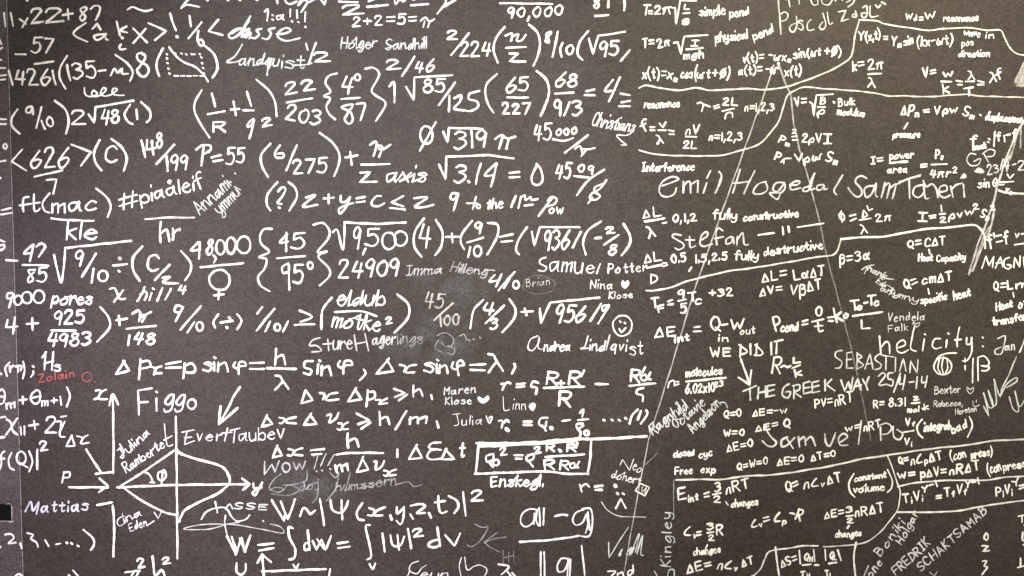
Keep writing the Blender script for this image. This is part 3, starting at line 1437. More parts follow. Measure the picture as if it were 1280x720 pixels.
L 462,705 466,711 469,704 w=2.6
E
L 385,663 387,687
L 386,678 381,680 381,687 387,686
K 391,676 396,687 402,674 407,687 414,670
L 397,674 405,686
K 422,679 435,677; 423,685 437,683
K 478,667 481,689
L 488,669 491,681 500,682 505,671
L 497,669 499,687
K 510,661 514,685
T `2` 517 671 529 669 11
L 547,659 550,682
L 549,674 539,677 536,682 543,684 550,681
K 557,669 568,682 575,667
P doodle:cool | faint grey scrawl and arrow beside dV
W 2
L 594,655 602,659 610,659 601,675 590,683 584,681 d=.42
L 632,671 615,674 606,678 d=.36
L 606,677 622,665 d=.36
L 606,678 613,684 625,690 d=.36
W 1.4
L 629,688 629,706; 636,690 636,702; 642,688 642,704; 630,697 642,694 d=.35
P diagram | cropped axes with a letter U at the lower edge
W 3.2
L 296,704 296,714 302,718 307,713 307,705
S axis
K 328,693 330,722; 322,703 328,693 339,702
K 328,714 407,711
E
K 367,706 370,711 373,705
L 413,711 411,722
P signature | thin signature cropped by the lower edge
W 1.8
L 523,701 514,705 512,713 521,717 527,710 533,706; 512,714 509,722 d=0.86
T `eun` 526 722 560 723 13 d=0.86 j=1
L 577,697 574,708 577,722 d=0.86
L 581,696 584,712 592,708 600,706 608,710 608,716 604,722 d=0.86
P word | small cropped letters at the lower edge
W 2.6
L 623,705 636,708 627,718; 634,714 640,722
L 640,716 646,722
W 3.4
P equation | r equals rho times R over R minus a fraction
L 627,480 631,480 628,487; 630,482 634,478 638,479
K 646,480 656,479; 646,484 655,483
L 672,478 666,477 664,483 671,485 670,492 w=4
S fraction
T `R` 683 480 696 481 16
K 696,479 705,479; 701,476 701,483
T `R` 711 480 724 480 16
K 730,463 727,470
K 680,485 730,483
T `R` 699 506 713 506 17
E
K 745,480 759,480 w=4
S fraction
T `R` 788 476 799 476 15
K 806,459 803,465
T `α` 801 476 813 474 14
K 787,482 819,479
L 804,485 797,487 796,492 803,494 803,501
E
P equation | r nought equals rho nought minus one over rho nought, numbered one
L 624,526 628,526 627,534; 629,529 633,525 636,527
D 634,537 w=6
K 655,527 664,527; 655,531 664,531 w=3.8
L 684,522 676,523 674,530 681,534 683,527; 678,532 682,538
D 689,535 w=5
K 703,526 712,525
S fraction
L 725,516 729,512 728,520
K 723,525 735,524
L 728,529 721,530 722,536 729,532; 722,536 726,541 724,548
C 733,541,2.8,3
E
D 755,525 765,525 774,525 782,523
L 797,512 790,519 787,529
K 801,514 797,524
L 808,513 809,518 801,529
P equation | boxed formula for rho nought squared
W 3
S frame
W 4
L 596,554 640,554 680,552 712,549 760,548 808,545
W 3.4
L 600,558 660,555 720,551
K 598,555 595,592
K 739,551 738,570 735,590
L 594,592 620,591 650,590 680,589 710,592 735,592
E
W 3.3
L 616,567 608,570 609,577 616,575 617,569; 611,577 616,583
C 620,578,3.5,3.6
T `2` 626 569 633 568 10
K 643,569 653,569; 645,573 652,573
L 667,567 659,570 659,576 666,574 668,568; 661,577 666,583
T `2` 669 567 676 566 9
S fraction
T `R` 683 563 692 563 9
D 700,563 w=5
T `R` 709 563 719 563 9
K 722,554 720,559
K 682,571 730,568
T `R` 681 587 693 586 12
T `R` 700 587 710 587 12
T `α` 712 586 723 585 12
E
P word | bold slanted word under the boxed formula
W 2.9
T `E` 614 608 621 607 13
T `nskegl.` 624 608 678 607 15 sl=.2 j=1
P equation | short line r equals three dots
W 3.4
L 725,606 727,614; 727,608 732,605 736,608
K 744,608 753,607; 745,612 752,612 w=4
D 769,607 w=4.5
P doodle | two dots and a hat beside r equals
W 3
D 772,617 779,617 w=3.4
K 770,635 776,623 782,635
P equation:soft | outlined a minus g over a bar
W 2.6
S letter
L 672,637 662,636 653,642 651,652 656,658 664,655 671,644
L 671,637 670,650 673,657; 667,655 668,642
L 674,635 675,657; 680,635 679,656
E
L 694,645 702,643 709,644 w=3.2
S letter
L 729,637 720,641 716,650 720,656 728,653 733,643
L 728,636 737,635 740,642 740,658 736,670 722,669
L 733,642 735,656 732,666; 735,640 737,662
E
L 650,677 685,675 715,671 722,670 w=3.2
P equation:soft | outlined letter between two upright bars at the lower edge
W 2.6
L 676,690 676,722; 680,690 681,722
L 712,699 702,698 697,706 698,714 705,713 710,703
L 710,698 709,722; 713,699 712,722
L 727,682 729,700 731,722 w=3
W 1.6
P signature | thin two-line signature against the long pencil line
K 775,581 778,574 787,588 792,574 d=0.86
T `eo` 790 587 800 590 13 d=0.86
T `dohert` 764 597 800 605 11 d=0.86 j=1
P doodle | small scribbled diamond on the long thin line
W 2
K 800,604 812,609 806,620 794,613 800,604
W 1.7
L 803,608 802,614 806,612 808,609 806,616 802,616 d=.7
P doodle | thin hook-shaped arc
L 752,627 760,638 775,645 807,646 d=.7
P signature:cool | jagged thin signature above the lower edge
W 2
K 761,678 761,697 785,659 d=0.86
L 776,692 773,694 778,686 775,695 d=0.86
L 783,693 788,685 786,694; 788,692 799,667 794,690; 796,692 803,669 801,692 804,694 d=0.86
L 785,688 790,684 787,692 793,684 789,693 d=0.86
P word | small cropped word under the jagged signature
W 2.5
L 760,714 769,714 764,720
T `nd` 772 722 792 718 13
W 2.78
P equation | period of a simple pendulum at the top
T `T` 803 18 811 18 12
K 811,14 815,14; 811,17 815,17
T `2` 818 17 825 17 10
T `π` 829 18 839 17 15 sl=0
S radical
K 840,10 844,10 845,30 850,1 870,1
E
S fraction
T `L` 855 12 861 12 7
K 854,17 862,16
T `g` 853 28 860 28 10
E
P note | words simple pend
W 2.46
T `simple` 874 20 906 18 13 sl=.12 j=1
T `pend` 912 22 935 19 12 sl=.12 j=1
W 2.78
P equation | period of a physical pendulum
T `T=` 804 60 817 58 11
T `2π` 822 59 837 57 11 sl=0
S radical
K 842,54 847,53 851,68 855,46 884,44
E
S fraction
T `I` 864 57 872 57 7
K 858,62 878,60
T `mgh` 855 74 879 72 10
E
P note | words physical pend slanting upward
W 2.35
T `physical` 894 54 934 48 13 sl=.12 j=1
T `pend` 942 50 966 41 12 sl=.15 j=1
W 2.57
P equation | x of t as a cosine
T `x(t)=` 803 98 832 98 13 sl=0
T `x_m` 834 98 846 101 12
T `cos` 851 98 865 97 13
T `(` 868 99 870 99 17
T `ωt+` 871 97 896 97 13
T `Ø` 900 97 906 97 11
T `)` 909 97 911 97 14
P equation | v of t as minus a sine
T `v(t)=` 929 79 954 76 12
T `-ωx_m` 960 74 988 76 11
T `sin` 992 74 1006 71 12
T `(ωt` 1009 71 1025 69 11
T `+Ø)` 1031 70 1051 69 12
P equation | a of t as minus omega squared x of t
T `a(t)=` 923 94 952 92 12
T `-ω^2` 957 92 974 92 12
T `x(t)` 981 95 1001 93 13
P divider_line | upper wavy dividing line that jumps up to the top right
W 2.6
L 799,110 808,107 825,110 847,113 870,110 890,113 930,111 960,112 985,108 1000,103 1022,95 1040,87 1060,75 1066,62 1069,42 1074,25 d=.86
L 1074,25 1095,26 1105,30 1130,34 1160,38 1180,36 1210,35 1235,38 1250,38 1255,46 1262,60 1270,67 1282,69 d=.86
P divider_line | second dividing line, sagging then climbing over the sound formulas
W 2.4
L 799,188 815,192 832,194 870,195 903,194 925,188 943,183 955,175 965,163 974,150 979,133 984,120 994,113 1005,109 1030,111 1060,113 1090,116 1110,120 1130,120 1160,121 1190,119 1208,118 1222,120 1250,121 1282,122 d=.86
P divider_line | third dividing line with a step, ending in a hook at the right
W 2.9
L 808,363 820,363 842,358 860,351 880,346 910,339 940,335 965,331 1000,325 1022,321 1035,320 1042,318 1047,312 1051,299 d=.86
L 1051,299 1070,297 1100,296 1115,294 1135,290 1160,286 1190,284 1215,281 1224,285 1230,295 1231,310 d=.92
P divider_line | short dividing line running off the right edge
W 2.8
L 1248,238 1258,241 1270,242 1284,242 d=.86
P divider_line | long dividing line climbing to the lower right
W 2.6
L 845,600 870,599 903,599 930,595 955,594 985,591 1010,587 1040,582 1075,574 1108,569 1140,564 1170,560 1210,556 1240,551 1284,549 d=.86
P divider_line | winding line from the lower divider to the bottom edge
W 2.2
L 1109,570 1115,585 1122,605 1125,614 1124,625 1121,638 1110,653 1100,665 1085,676 1070,680 1040,683 1029,683 d=.86
L 1022,682 1005,682 985,685 970,687 960,690 955,700 951,710 943,718 936,722 d=.86
P divider_line | line under the con press formulas
W 2.4
L 1122,608 1140,604 1170,601 1200,600 1230,600 1260,596 1284,595 d=.86
P divider_line | lowest short dividing line at the right
L 1121,640 1150,640 1190,639 1220,634 1250,629 1284,625 d=.86
P signature | two-line printed signature at the top right, first line cropped
W 2.2
L 972,-4 974,17 d=0.80
L 985,-3 987,9; 982,0 990,-3 d=0.80
L 998,-3 999,5; 1012,-2 1016,6 1022,5 1021,-2 d=0.80
L 1026,-3 1028,5 1036,6 1041,-2 d=0.80
D 1044,1 1052,0 d=0.80
L 1060,9 1066,4 1067,-2 1058,3 d=0.80
W 2.4
L 974,18 976,43 d=0.80
L 975,18 981,15 985,19 982,25 975,27 d=0.80
L 995,21 996,32 992,40 987,38 988,32 995,29 d=0.80
T `s` 998 37 1004 36 22 d=0.80
L 1013,25 1009,30 1010,38 1017,37 d=0.80
L 1028,17 1032,31 1028,37 1024,34 1028,28 d=0.80
L 1034,16 1036,30 1040,29 d=0.80
K 1048,15 1057,13 1051,27 1060,24 d=0.80
L 1069,14 1070,21 1065,21 1066,18 1071,20 d=0.80
L 1078,10 1083,8 1083,20 1078,22 1077,17 1084,17 d=0.80
L 1087,8 1088,21 1097,20 d=0.80
P equation | cropped little sign above the first dividing line
W 3.00
L 1094,7 1097,10 1100,7; 1102,3 1106,5
P equation | omega d equals omega, resonance
W 2.46
T `w_d` 1132 25 1145 24 13
K 1149,22 1153,22; 1149,25 1153,25
T `w` 1156 25 1168 23 13
T `resonance` 1179 27 1222 26 9 w=2.2 j=1
P equation | wave function Y of x and t
T `Y` 1073 50 1079 50 12
T `(x,t)` 1082 51 1100 48 12
K 1104,46 1109,46; 1105,49 1109,49
T `Y_m` 1114 57 1126 57 12
T `sin` 1130 57 1141 55 11
T `(kx-ωt)` 1146 58 1190 55 13
P note | small note wave in pos direction
W 2.14
T `wave` 1204 44 1224 46 9 j=1
T `in` 1232 48 1242 48 8
T `pos` 1202 58 1216 57 9
T `direction` 1198 71 1236 71 9 j=1
W 2.68
P equation | k equals two pi over lambda
T `k=` 1066 88 1080 85 13
T `2π` 1085 87 1103 86 12 sl=0
K 1085,93 1101,92
T `λ` 1085 109 1093 109 12
P equation | v equals omega over k equals lambda over T
T `V=` 1154 97 1169 94 12
T `w` 1179 97 1191 96 12
K 1176,102 1189,102
T `k` 1179 117 1186 116 12
K 1195,101 1202,102; 1197,106 1202,106
T `λ` 1210 99 1218 99 11
K 1207,102 1217,102
T `T` 1205 120 1216 118 10
K 1222,101 1229,103; 1222,106 1229,106
T `λ` 1237 104 1245 103 15
T `f` 1247 101 1255 96 14
P chalk_smudge | pale hatched patch at the upper right edge
F 1280,77 1273,88 1267,100 1270,108 1282,109 1290,92 d=.42
W 1.50
L 1279,78 1272,95 1268,104; 1281,85 1275,105; 1270,107 1282,108 d=.5
W 2.68
P equation | resonance with lambda equal to two L over n
T `resonance` 805 135 849 134 10 w=2.4 j=1
T `λ` 877 139 887 133 14
K 892,133 898,131; 893,136 899,134
T `2L` 903 131 921 132 10
K 903,139 917,136
T `ŋ` 906 148 915 146 10
T `ŋ=1,2,3` 931 139 967 138 10 w=2.2
P equation | f equals v over lambda equals nv over two L
T `f` 803 165 812 160 14
K 813,159 818,159; 813,163 818,163
T `v` 825 160 833 159 11
K 823,163 832,163
T `λ` 822 180 829 179 11
K 836,163 842,164; 837,168 842,168
T `ŋV` 857 168 873 167 11
K 857,171 870,171
T `2L` 854 185 870 185 9
T `ŋ=1,2,3` 886 175 927 176 10
P note | heading interference
W 2.35
T `Interference` 803 214 867 213 11 j=1
W 2.68
P equation | v equals root of B over rho, bulk modulus
T `V=` 994 133 1007 131 12
S radical
K 1012,128 1015,130 1017,145 1020,119 1041,118
E
T `B` 1025 130 1031 130 9
K 1022,134 1031,134
T `ρ` 1022 144 1030 142 10
D 1042,128
T `Bulk` 1048 133 1068 131 10 w=2.1
T `modulus` 1046 143 1080 146 10 w=2.1 j=1
P equation | P m squared equals two rho v I
T `P_m` 973 177 986 181 10
T `2` 990 167 995 167 6 w=2
K 990,171 996,170; 991,175 997,175
T `2ρV` 1002 178 1026 178 11
T `I` 1030 179 1039 179 12
P equation | P A equals v rho omega S m
T `P_A` 968 199 980 203 10
K 982,198 988,198
T `V` 994 202 1003 201 10
T `ρω` 1005 204 1027 199 11
T `S_m` 1032 201 1046 204 13
P equation | delta P m equals v rho omega S m, displacement
T `ΔP_m` 1126 144 1148 144 14
K 1154,138 1161,137; 1155,140 1161,140
T `Vρw` 1168 143 1196 141 11
T `S_m` 1203 144 1217 147 13
D 1225,144
T `displacement` 1231 150 1282 154 11 w=2.1 j=1
P note | word pressure with a tick above
K 1134,154 1130,161
T `pressure` 1116 172 1149 172 9 w=2.3 j=1
P equation | I equals power over area equals P s over four pi r squared
T `I=` 1089 205 1103 203 10
S fraction
T `power` 1112 199 1141 197 10 w=2.2 j=1
K 1112,204 1134,202 w=3
T `area` 1109 216 1133 216 10 w=2.2
E
K 1151,206 1158,205; 1151,209 1158,208
S fraction
T `P_s` 1169 198 1178 198 12
K 1164,206 1183,205
T `4πr^2` 1162 222 1195 221 11
E
P equation | f beat equals f one minus f two, upper right
T `f` 1213 180 1221 179 11
T `beat` 1216 188 1232 185 8
D 1236,174 1235,178
K 1243,165 1242,183
T `f_1` 1246 176 1255 175 12
T `-f` 1258 174 1270 172 12
P signature | two letters G and P above a small filled triangle and a date
W 2.1
L 1219,193 1212,192 1208,200 1213,207 1222,206 1225,198 1217,202 d=0.80
L 1229,192 1235,203; 1228,192 1236,187 1243,189 1241,195 1233,196 d=0.80
T `23` 1234 218 1248 215 12 d=0.80
K 1262,195 1252,212 d=0.80
T `4` 1256 212 1261 211 11 d=0.80
K 1265,206 1269,205 d=0.80
T `2` 1272 212 1280 212 13 d=0.80
S triangle_mark
F 1217,215 1223,209 1230,214 1228,217 d=.75
E
W 2.5
P equation | sine theta equals v over v s
T `sin` 1222 234 1236 233 11
T `θ` 1240 233 1245 233 11
K 1249,228 1254,227; 1249,231 1254,231
T `v` 1258 223 1266 223 10
K 1255,228 1266,227
T `v_s` 1256 240 1264 242 9
P doodle:soft | broad double stroke of grey chalk slashing down the right side
W 3.64
L 1281,152 1274,160 1262,186 1255,205 1247,230 1242,250 1236,268 1232,280 d=.62
W 2.78
L 1276,150 1275,185; 1272,165 1268,178 1262,200 d=.5
L 1250,212 1254,199 1258,214 d=.7
W 3.42
L 1232,280 1222,305 1213,335 1211,343 d=.6
L 1242,265 1238,285 1229,305 1218,332 1212,340 d=.62
L 1237,283 1228,300 1216,338 d=.5
P signature | large spaced signature across the long thin lines
W 2.7
L 828,232 840,228 848,224 840,221 828,227 824,238 828,245 836,246 843,242 845,235 d=0.80
T `m` 854 242 872 241 26 d=.95
L 888,214 884,222 w=3.4 d=0.80
L 883,229 879,241 d=0.80
L 899,215 902,220 899,230 894,241 w=3.4 d=0.80
L 925,212 920,228 916,241; 943,214 936,228 930,242; 917,229 936,227 d=0.80
L 957,227 948,230 942,238 943,242 952,242 959,237 957,228 d=0.80
L 980,228 970,229 966,237 972,239 980,230 981,236 976,241 970,241 962,241 966,246 972,249 976,240 d=0.80
L 987,231 996,231 1000,227 994,227 988,231 989,237 1001,235 d=0.80
L 1014,232 1005,235 1004,239 1011,237 1018,217 d=0.80
L 1018,217 1012,230 1012,237 1018,236 d=0.80
L 1029,231 1022,232 1021,237 1026,237 1030,232 1030,237 1034,236 d=0.80
L 1053,219 1048,228 1042,238 1045,243 d=0.80
P signature | large round signature with a hatted T and a triangle for the dot
W 3.1
L 1083,223 1077,220 1071,222 1069,228 1076,236 1077,243 1071,246 1064,241 1060,235 d=0.80
W 2.9
T `a` 1080 247 1096 246 26 d=0.80
T `m` 1102 246 1116 247 29 d=0.80
L 1122,230 1136,223 1150,219 w=3 d=0.80
L 1124,227 1150,220 w=2 d=0.80
L 1136,224 1137,248 d=0.80
L 1152,231 1143,234 1141,243 1148,247 1155,240 1154,229 1156,247 1160,248 d=0.80
L 1154,226 1158,233 1165,230 1170,236 1172,247 d=0.80
L 1175,240 1183,238 1182,232 1175,234 1174,243 1180,247 1187,244 d=0.80
L 1188,233 1191,246; 1189,237 1195,231 1202,229 d=0.80
L 1204,231 1205,246 d=0.80
S triangle_mark
F 1200,223 1205,216 1208,222 d=.9
E
W 2.5
P equation | phi equals delta L over lambda times two pi
T `Ø` 1052 277 1057 274 12
K 1062,270 1069,268; 1063,276 1070,273
T `Δ^L` 1078 272 1092 266 11
K 1074,275 1088,273
T `λ` 1076 292 1084 291 12
T `2π` 1095 277 1113 276 11 sl=0
P equation | I equals half rho v omega squared S m squared
T `I` 1148 276 1158 276 13
K 1161,270 1169,269; 1162,273 1169,272
K 1176,257 1177,264
K 1174,268 1181,267
T `2` 1175 278 1182 278 7
T `ρvw` 1186 274 1217 268 11
T `2` 1217 262 1223 261 7
T `S_m` 1225 271 1235 274 12
T `2` 1238 263 1243 262 7
P equation | delta L over lambda equals nought, one, two, fully constructive
T `ΔL` 804 273 826 269 12
K 806,277 830,273 w=3.2
K 828,279 833,278
T `λ` 811 297 819 294 15 w=3
T `0,1,2` 841 278 870 275 10
W 2.46
T `fully` 891 274 920 274 13 j=1
T `constructive` 929 276 997 271 10 j=1
P note | ditto marks between two dashes
W 2.89
K 948,294 967,291; 978,284 979,293; 985,283 986,290; 997,284 1012,282 1029,279
W 2.68
P equation | delta L over lambda equals halves, fully destructive
T `ΔL` 806 328 826 325 12
K 809,335 827,331 w=3.2
K 829,329 833,329; 829,333 834,331
T `D` 814 354 821 353 12
T `0.5` 840 329 857 326 11
K 864,334 861,339
T `1.5,2.5` 869 328 908 325 10
W 2.46
T `fully` 918 325 947 324 12 j=1
T `destructive` 955 320 1028 311 12 j=1
P signature | medium printed signature between the two delta L rows
W 2.6
L 851,294 842,293 841,297 853,304 854,309 848,312 844,310 d=0.80
L 862,296 863,309 869,307; 857,300 868,300 d=0.80
L 875,301 884,295 883,290 877,294 875,304 880,308 890,305 d=0.80
L 903,288 898,285 895,290 896,306; 893,298 904,296 d=0.80
L 914,296 908,299 908,305 914,303 916,296 917,304 d=0.80
L 922,296 921,306; 921,301 928,291 930,305 935,306 d=0.80
W 2.6
P equation | delta L equals L alpha delta T
T `ΔL=` 953 353 983 347 12
T `LαΔT` 993 349 1030 344 13 sl=.05
P equation | delta V equals V beta delta T
T `ΔV=` 950 370 977 366 12
T `Vβ` 987 369 1007 368 14
T `ΔT` 1010 364 1026 361 14 sl=.05
P equation | beta equals three alpha
T `β=3α` 1050 330 1086 324 13
P equation | Q equals C delta T, heat capacity
T `Q=` 1135 311 1151 308 11
T `CΔT` 1156 308 1181 305 11
K 1161,312 1162,317
T `Heat` 1148 327 1165 325 9 w=2.4 j=1
T `Capacity` 1171 327 1206 325 10 w=2.2 j=1
P equation | f prime equals f v, at the right edge
T `f'=f` 1236 310 1261 304 17
T `v-` 1269 297 1282 296 9
K 1268,306 1284,304
P word | capital letters MAGN cropped by the right edge
W 2.25
K 1227,335 1232,320 1236,332 1242,320 1240,334
K 1244,335 1250,321 1253,333; 1245,329 1252,328
L 1261,322 1255,325 1255,333 1260,336 1264,332 1259,331
K 1267,334 1268,322 1274,334 1275,320; 1279,322 1280,334
W 2.78
P equation | Q equals c m delta T, specific heat
T `Q=` 1132 362 1147 356 13
T `cmΔT` 1153 355 1189 350 12
K 1160,361 1161,367
T `specific` 1151 380 1183 374 10 w=2.4 j=1
T `heat` 1192 375 1213 370 11 w=2.4 j=1
P equation | Q equals L m, heat of transfer
T `Q=L` 1242 364 1265 361 13
T `m` 1270 360 1284 357 10
K 1266,366 1267,371
T `Heat` 1245 388 1265 384 11 w=2.4 j=1
T `of` 1273 385 1284 382 10
T `transfer` 1241 407 1282 400 11 w=2.4 j=1
P equation | temperature conversion with nine fifths
K 814,373 823,372; 818,373 819,384
T `F` 823 390 830 388 9
K 835,377 840,375; 835,381 841,380
T `9` 848 373 855 372 11
K 848,376 857,374
T `5` 851 392 858 391 13
K 860,366 869,365; 865,366 866,376
T `c` 869 379 876 379 12
T `+32` 887 371 915 369 10
P equation | change of internal energy is Q in minus W out
W 2.89
T `ΔE` 819 422 844 419 13
T `int` 844 428 861 425 9
K 868,409 874,408; 867,414 876,414
T `Q` 889 414 900 412 16
K 902,406 909,405
T `W` 913 411 929 410 13
T `out` 925 418 943 416 9 w=2
T `in` 898 426 910 427 9 w=2.2
P equation | conducted power equals Q over t equals k A times temperature difference over L
W 3.10
T `P` 970 414 977 412 19
T `cond` 976 415 997 413 12 j=1
K 1003,402 1009,400; 1003,406 1009,405
T `0` 1020 395 1027 394 14
K 1015,402 1029,399
T `t` 1019 416 1028 415 13
K 1035,397 1042,396; 1036,401 1041,401
T `k` 1046 402 1053 400 17
T `o` 1055 398 1060 397 10
S fraction
K 1063,376 1073,375; 1067,376 1069,387
T `o` 1072 387 1077 386 9
K 1080,379 1084,378
K 1085,370 1094,369; 1089,370 1089,381
T `c` 1093 382 1098 381 10
K 1066,395 1102,390 w=3.4
T `L` 1077 411 1087 410 11
E
P word | capital words WE DID IT above an arrow
W 2.89
T `WE` 889 446 912 445 12 sl=0
K 925,446 926,431; 938,443 938,430; 945,444 946,430
L 924,431 933,438 932,441 925,443; 944,431 953,440 950,444 943,444
K 964,428 964,443
K 968,427 978,425; 971,427 970,442
P arrow | arrow pointing down to the capital words below
L 926,449 931,463 937,481
K 923,472 937,481 939,463
P equation | R like L over k
W 3.00
T `R` 965 466 975 465 17 sl=.2
L 976,459 980,457 984,459 988,457
T `L` 992 454 1000 453 8
K 990,460 1000,456
T `k` 995 471 1002 469 9
P word:cool | capital words THE GREEK WAY with a date above their end
W 2.78
K 929,489 945,482; 937,485 938,500
K 948,484 947,498; 957,483 957,496; 948,491 957,489
K 968,481 959,482 959,496 968,494; 960,489 967,487
L 986,480 979,485 978,494 985,497 988,490 982,490
K 992,498 992,482
L 991,482 999,481 999,487 993,490 1001,496
K 1012,477 1004,479 1004,492 1013,490; 1005,485 1012,484
K 1023,476 1015,478 1015,491 1024,489; 1016,484 1023,482
K 1031,475 1031,488; 1039,474 1033,481 1043,488
K 1051,475 1056,489 1060,477 1063,488 1066,472
K 1066,488 1072,473 1076,487; 1068,483 1076,481
K 1078,474 1082,481 1086,471; 1082,481 1084,487
W 2.46
L 1098,470 1103,466 1106,470 1098,481 1108,480
L 1116,466 1110,467 1110,473 1116,475 1115,482 1109,481
K 1125,467 1117,490
L 1125,471 1124,480 1130,478; 1131,469 1128,487
K 1136,478 1142,477; 1146,471 1145,485
L 1152,471 1152,478 1158,477; 1159,470 1156,484
P signature | signature in thin capitals between kinetic formulas and the word helicity
W 2.2
L 1052,438 1045,440 1044,446 1052,452 1050,459 1044,460 d=0.80
K 1064,440 1058,441 1058,460 1066,460; 1058,450 1064,449 d=0.80
L 1071,441 1071,461; 1071,442 1077,446 1072,450 1079,456 1071,461 d=0.80
K 1081,461 1087,442 1091,461; 1083,455 1090,454 d=0.80
L 1100,442 1094,446 1094,450 1101,455 1100,460 1094,462 d=0.80
K 1103,444 1117,446; 1107,445 1107,462 d=0.80
K 1119,447 1119,464 d=0.80
K 1124,464 1129,448 1132,464 d=0.80
K 1137,466 1138,451 1146,466 1147,450 d=0.80
P word | widely spaced word helicity and a colon
W 2.35
L 1099,420 1101,443; 1101,434 1107,427 1111,430 1112,442
L 1122,435 1131,431 1129,425 1122,429 1121,438 1127,441 1135,437
L 1143,408 1140,420 1138,435 1145,439
L 1155,424 1153,438
D 1156,418
L 1175,423 1168,424 1165,432 1169,436 1176,434
L 1183,425 1182,434
D 1185,417
L 1199,409 1196,425 1196,433; 1193,425 1201,424
L 1208,422 1208,430 1213,429 1214,422; 1214,424 1214,440 1209,450 1203,451
D 1228,422 1228,433
P doodle | round striped face with a flat hat and stick figures beside it
W 2.14
C 1178,458,11,11
L 1168,455 1172,447 1182,442 1195,441
L 1174,449 1172,460 1175,466; 1179,446 1177,458 1179,467; 1183,448 1184,460 1181,467
L 1206,448 1206,452; 1206,457 1206,462
L 1216,448 1215,478
L 1222,447 1222,476
L 1222,447 1230,445 1236,453 1232,458 1226,457
L 1228,457 1236,459 1233,463 1227,463
P signature | signature starting with a hooked J at the right edge
W 2.3
L 1247,423 1256,420 1254,433 1251,442 1244,442 1244,437 1251,434 d=0.80
T `an` 1256 438 1268 437 12 d=0.80
K 1274,440 1283,418 d=0.80
P signature:cool | tall jagged bluish signature at the right edge
W 2.3
K 1229,508 1236,520 1229,491 d=0.80
L 1229,491 1235,508 1241,507 1235,488 d=0.80
L 1235,488 1240,506 1245,502 1242,474 d=0.80
L 1242,474 1247,490 1250,496 d=0.80
L 1251,493 1252,486 1262,465 1270,446 d=0.80
L 1250,494 1258,480 1270,472 1270,477 1258,484 d=0.80
L 1261,496 1266,511 1273,513 1268,488 1274,508 1284,492 d=0.80
P signature | small thin two-line signature with an outlined heart, above helicity
W 1.5
T `Vendela` 1109 402 1155 400 11 d=0.80
T `Falk` 1110 415 1134 412 9 d=0.80
S heart
L 1145,408 1141,405 1142,403 1145,405 1149,403 1149,406 1145,409 d=0.80
E
W 2.4
P equation | n equals molecules over 6.02 times ten to the 23
T `ŋ` 835 484 843 482 13
K 845,477 848,477; 845,481 848,480
S fraction
T `molecules` 857 471 902 467 11 j=1
K 858,477 907,472 w=3.4
T `6.02x10` 857 492 893 489 12
T `23` 893 483 903 483 7
E
P signature:cool | three-line signature slanting up to the right across the long thin line
W 2.2
T `Ragnhild` 816 543 860 510 15 d=0.80 j=1
L 812,540 812,532 817,527 d=0.80
T `Octavie` 845 536 882 506 13 d=0.80 j=1
T `Angelson` 866 541 901 506 14 d=0.80 j=1
L 901,503 906,503 909,509 d=0.80
W 2.4
P equation | small column of Q, W and delta E equal to nought
T `Q=0` 905 522 926 520 10
T `W=0` 905 546 930 544 9
T `ΔE=0` 909 564 941 558 10
P equation | delta E equals minus w and delta E equals Q
T `ΔE=-w` 941 520 983 516 9
T `ΔE=` 945 539 972 534 8
T `Q` 980 534 987 533 12
P equation | ideal gas law PV equals nRT
T `PV=` 1019 509 1040 505 11
T `ŋRT` 1044 507 1065 502 13
P equation | gas constant R equals 8.31
T `R=` 1092 509 1104 508 10
T `8.31` 1111 508 1131 507 11
L 1142,496 1147,496 1142,500 1148,499; 1139,504 1149,503
T `mol` 1134 515 1148 514 7
D 1153,511
T `k` 1156 512 1160 511 7
P signature | wide grey signature running through the small gas formulas
W 2.8
L 958,530 957,535 963,545 970,553 966,558 959,557 953,551 d=.95
L 984,546 977,550 977,558 984,556 993,547; 983,548 991,560 d=.95
L 998,546 999,558; 999,550 1005,546 1007,556; 1007,551 1014,546 1019,557 d=0.80
L 1031,543 1032,553 1037,557 1044,541 d=0.80
L 1049,553 1059,546 1054,542 1048,548 1050,556 1059,556 d=0.80
L 1076,526 1073,555 d=0.80
L 1100,534 1101,550; 1098,532 1108,529 1114,534 1110,541 1103,543 d=.9
L 1116,533 1117,546 1124,549 1128,542 1121,537 d=.85
P equation | work as nRT times a logarithm of volumes, integral in brackets
W 2.46
T `w=` 1057 539 1075 536 8
T `ŋRT` 1080 539 1100 534 11
T `V_f` 1132 532 1143 531 9
K 1129,540 1142,538
T `V_i` 1130 556 1139 556 9
L 1152,524 1146,533 1148,542 1153,547
T `integral` 1155 539 1186 536 12 j=1
T `bad` 1190 541 1208 535 12
L 1211,521 1215,532 1209,546
P note | small words closed cyc
T `closed` 842 571 867 569 9 j=1
T `cyc` 874 572 890 569 10
P note | small words Free exp over the long divider
T `Free` 844 593 865 591 9
T `exp` 876 591 893 591 10
P equation | Q equals W equals nought, delta E and delta T nought
T `Q=W=0` 922 587 959 580 9
T `ΔE=0` 972 581 1004 577 9
T `ΔT=0` 1014 576 1044 570 9
W 2.78
P equation | internal energy equals three halves nRT
T `E` 848 624 857 622 15
T `int` 861 627 872 625 9
K 880,617 886,615; 881,621 886,620
T `3` 894 615 900 614 12
K 891,618 901,616
T `2` 892 627 900 627 8
T `ŋRT` 908 617 936 609 13
P note | word changes below three halves nRT
W 2.35
T `changes` 914 634 947 631 10 j=1
K 907,627 910,631
W 2.78
P equation | Q equals n C v delta T at constant volume
T `Q=` 984 615 999 609 13
T `ŋ¢_v` 1005 610 1030 606 12
T `ΔT` 1035 605 1051 601 12
L 1067,592 1061,603 1062,614 1068,621
W 2.35
T `constant` 1068 602 1107 596 8 j=1
T `volume` 1067 616 1105 612 10 j=1
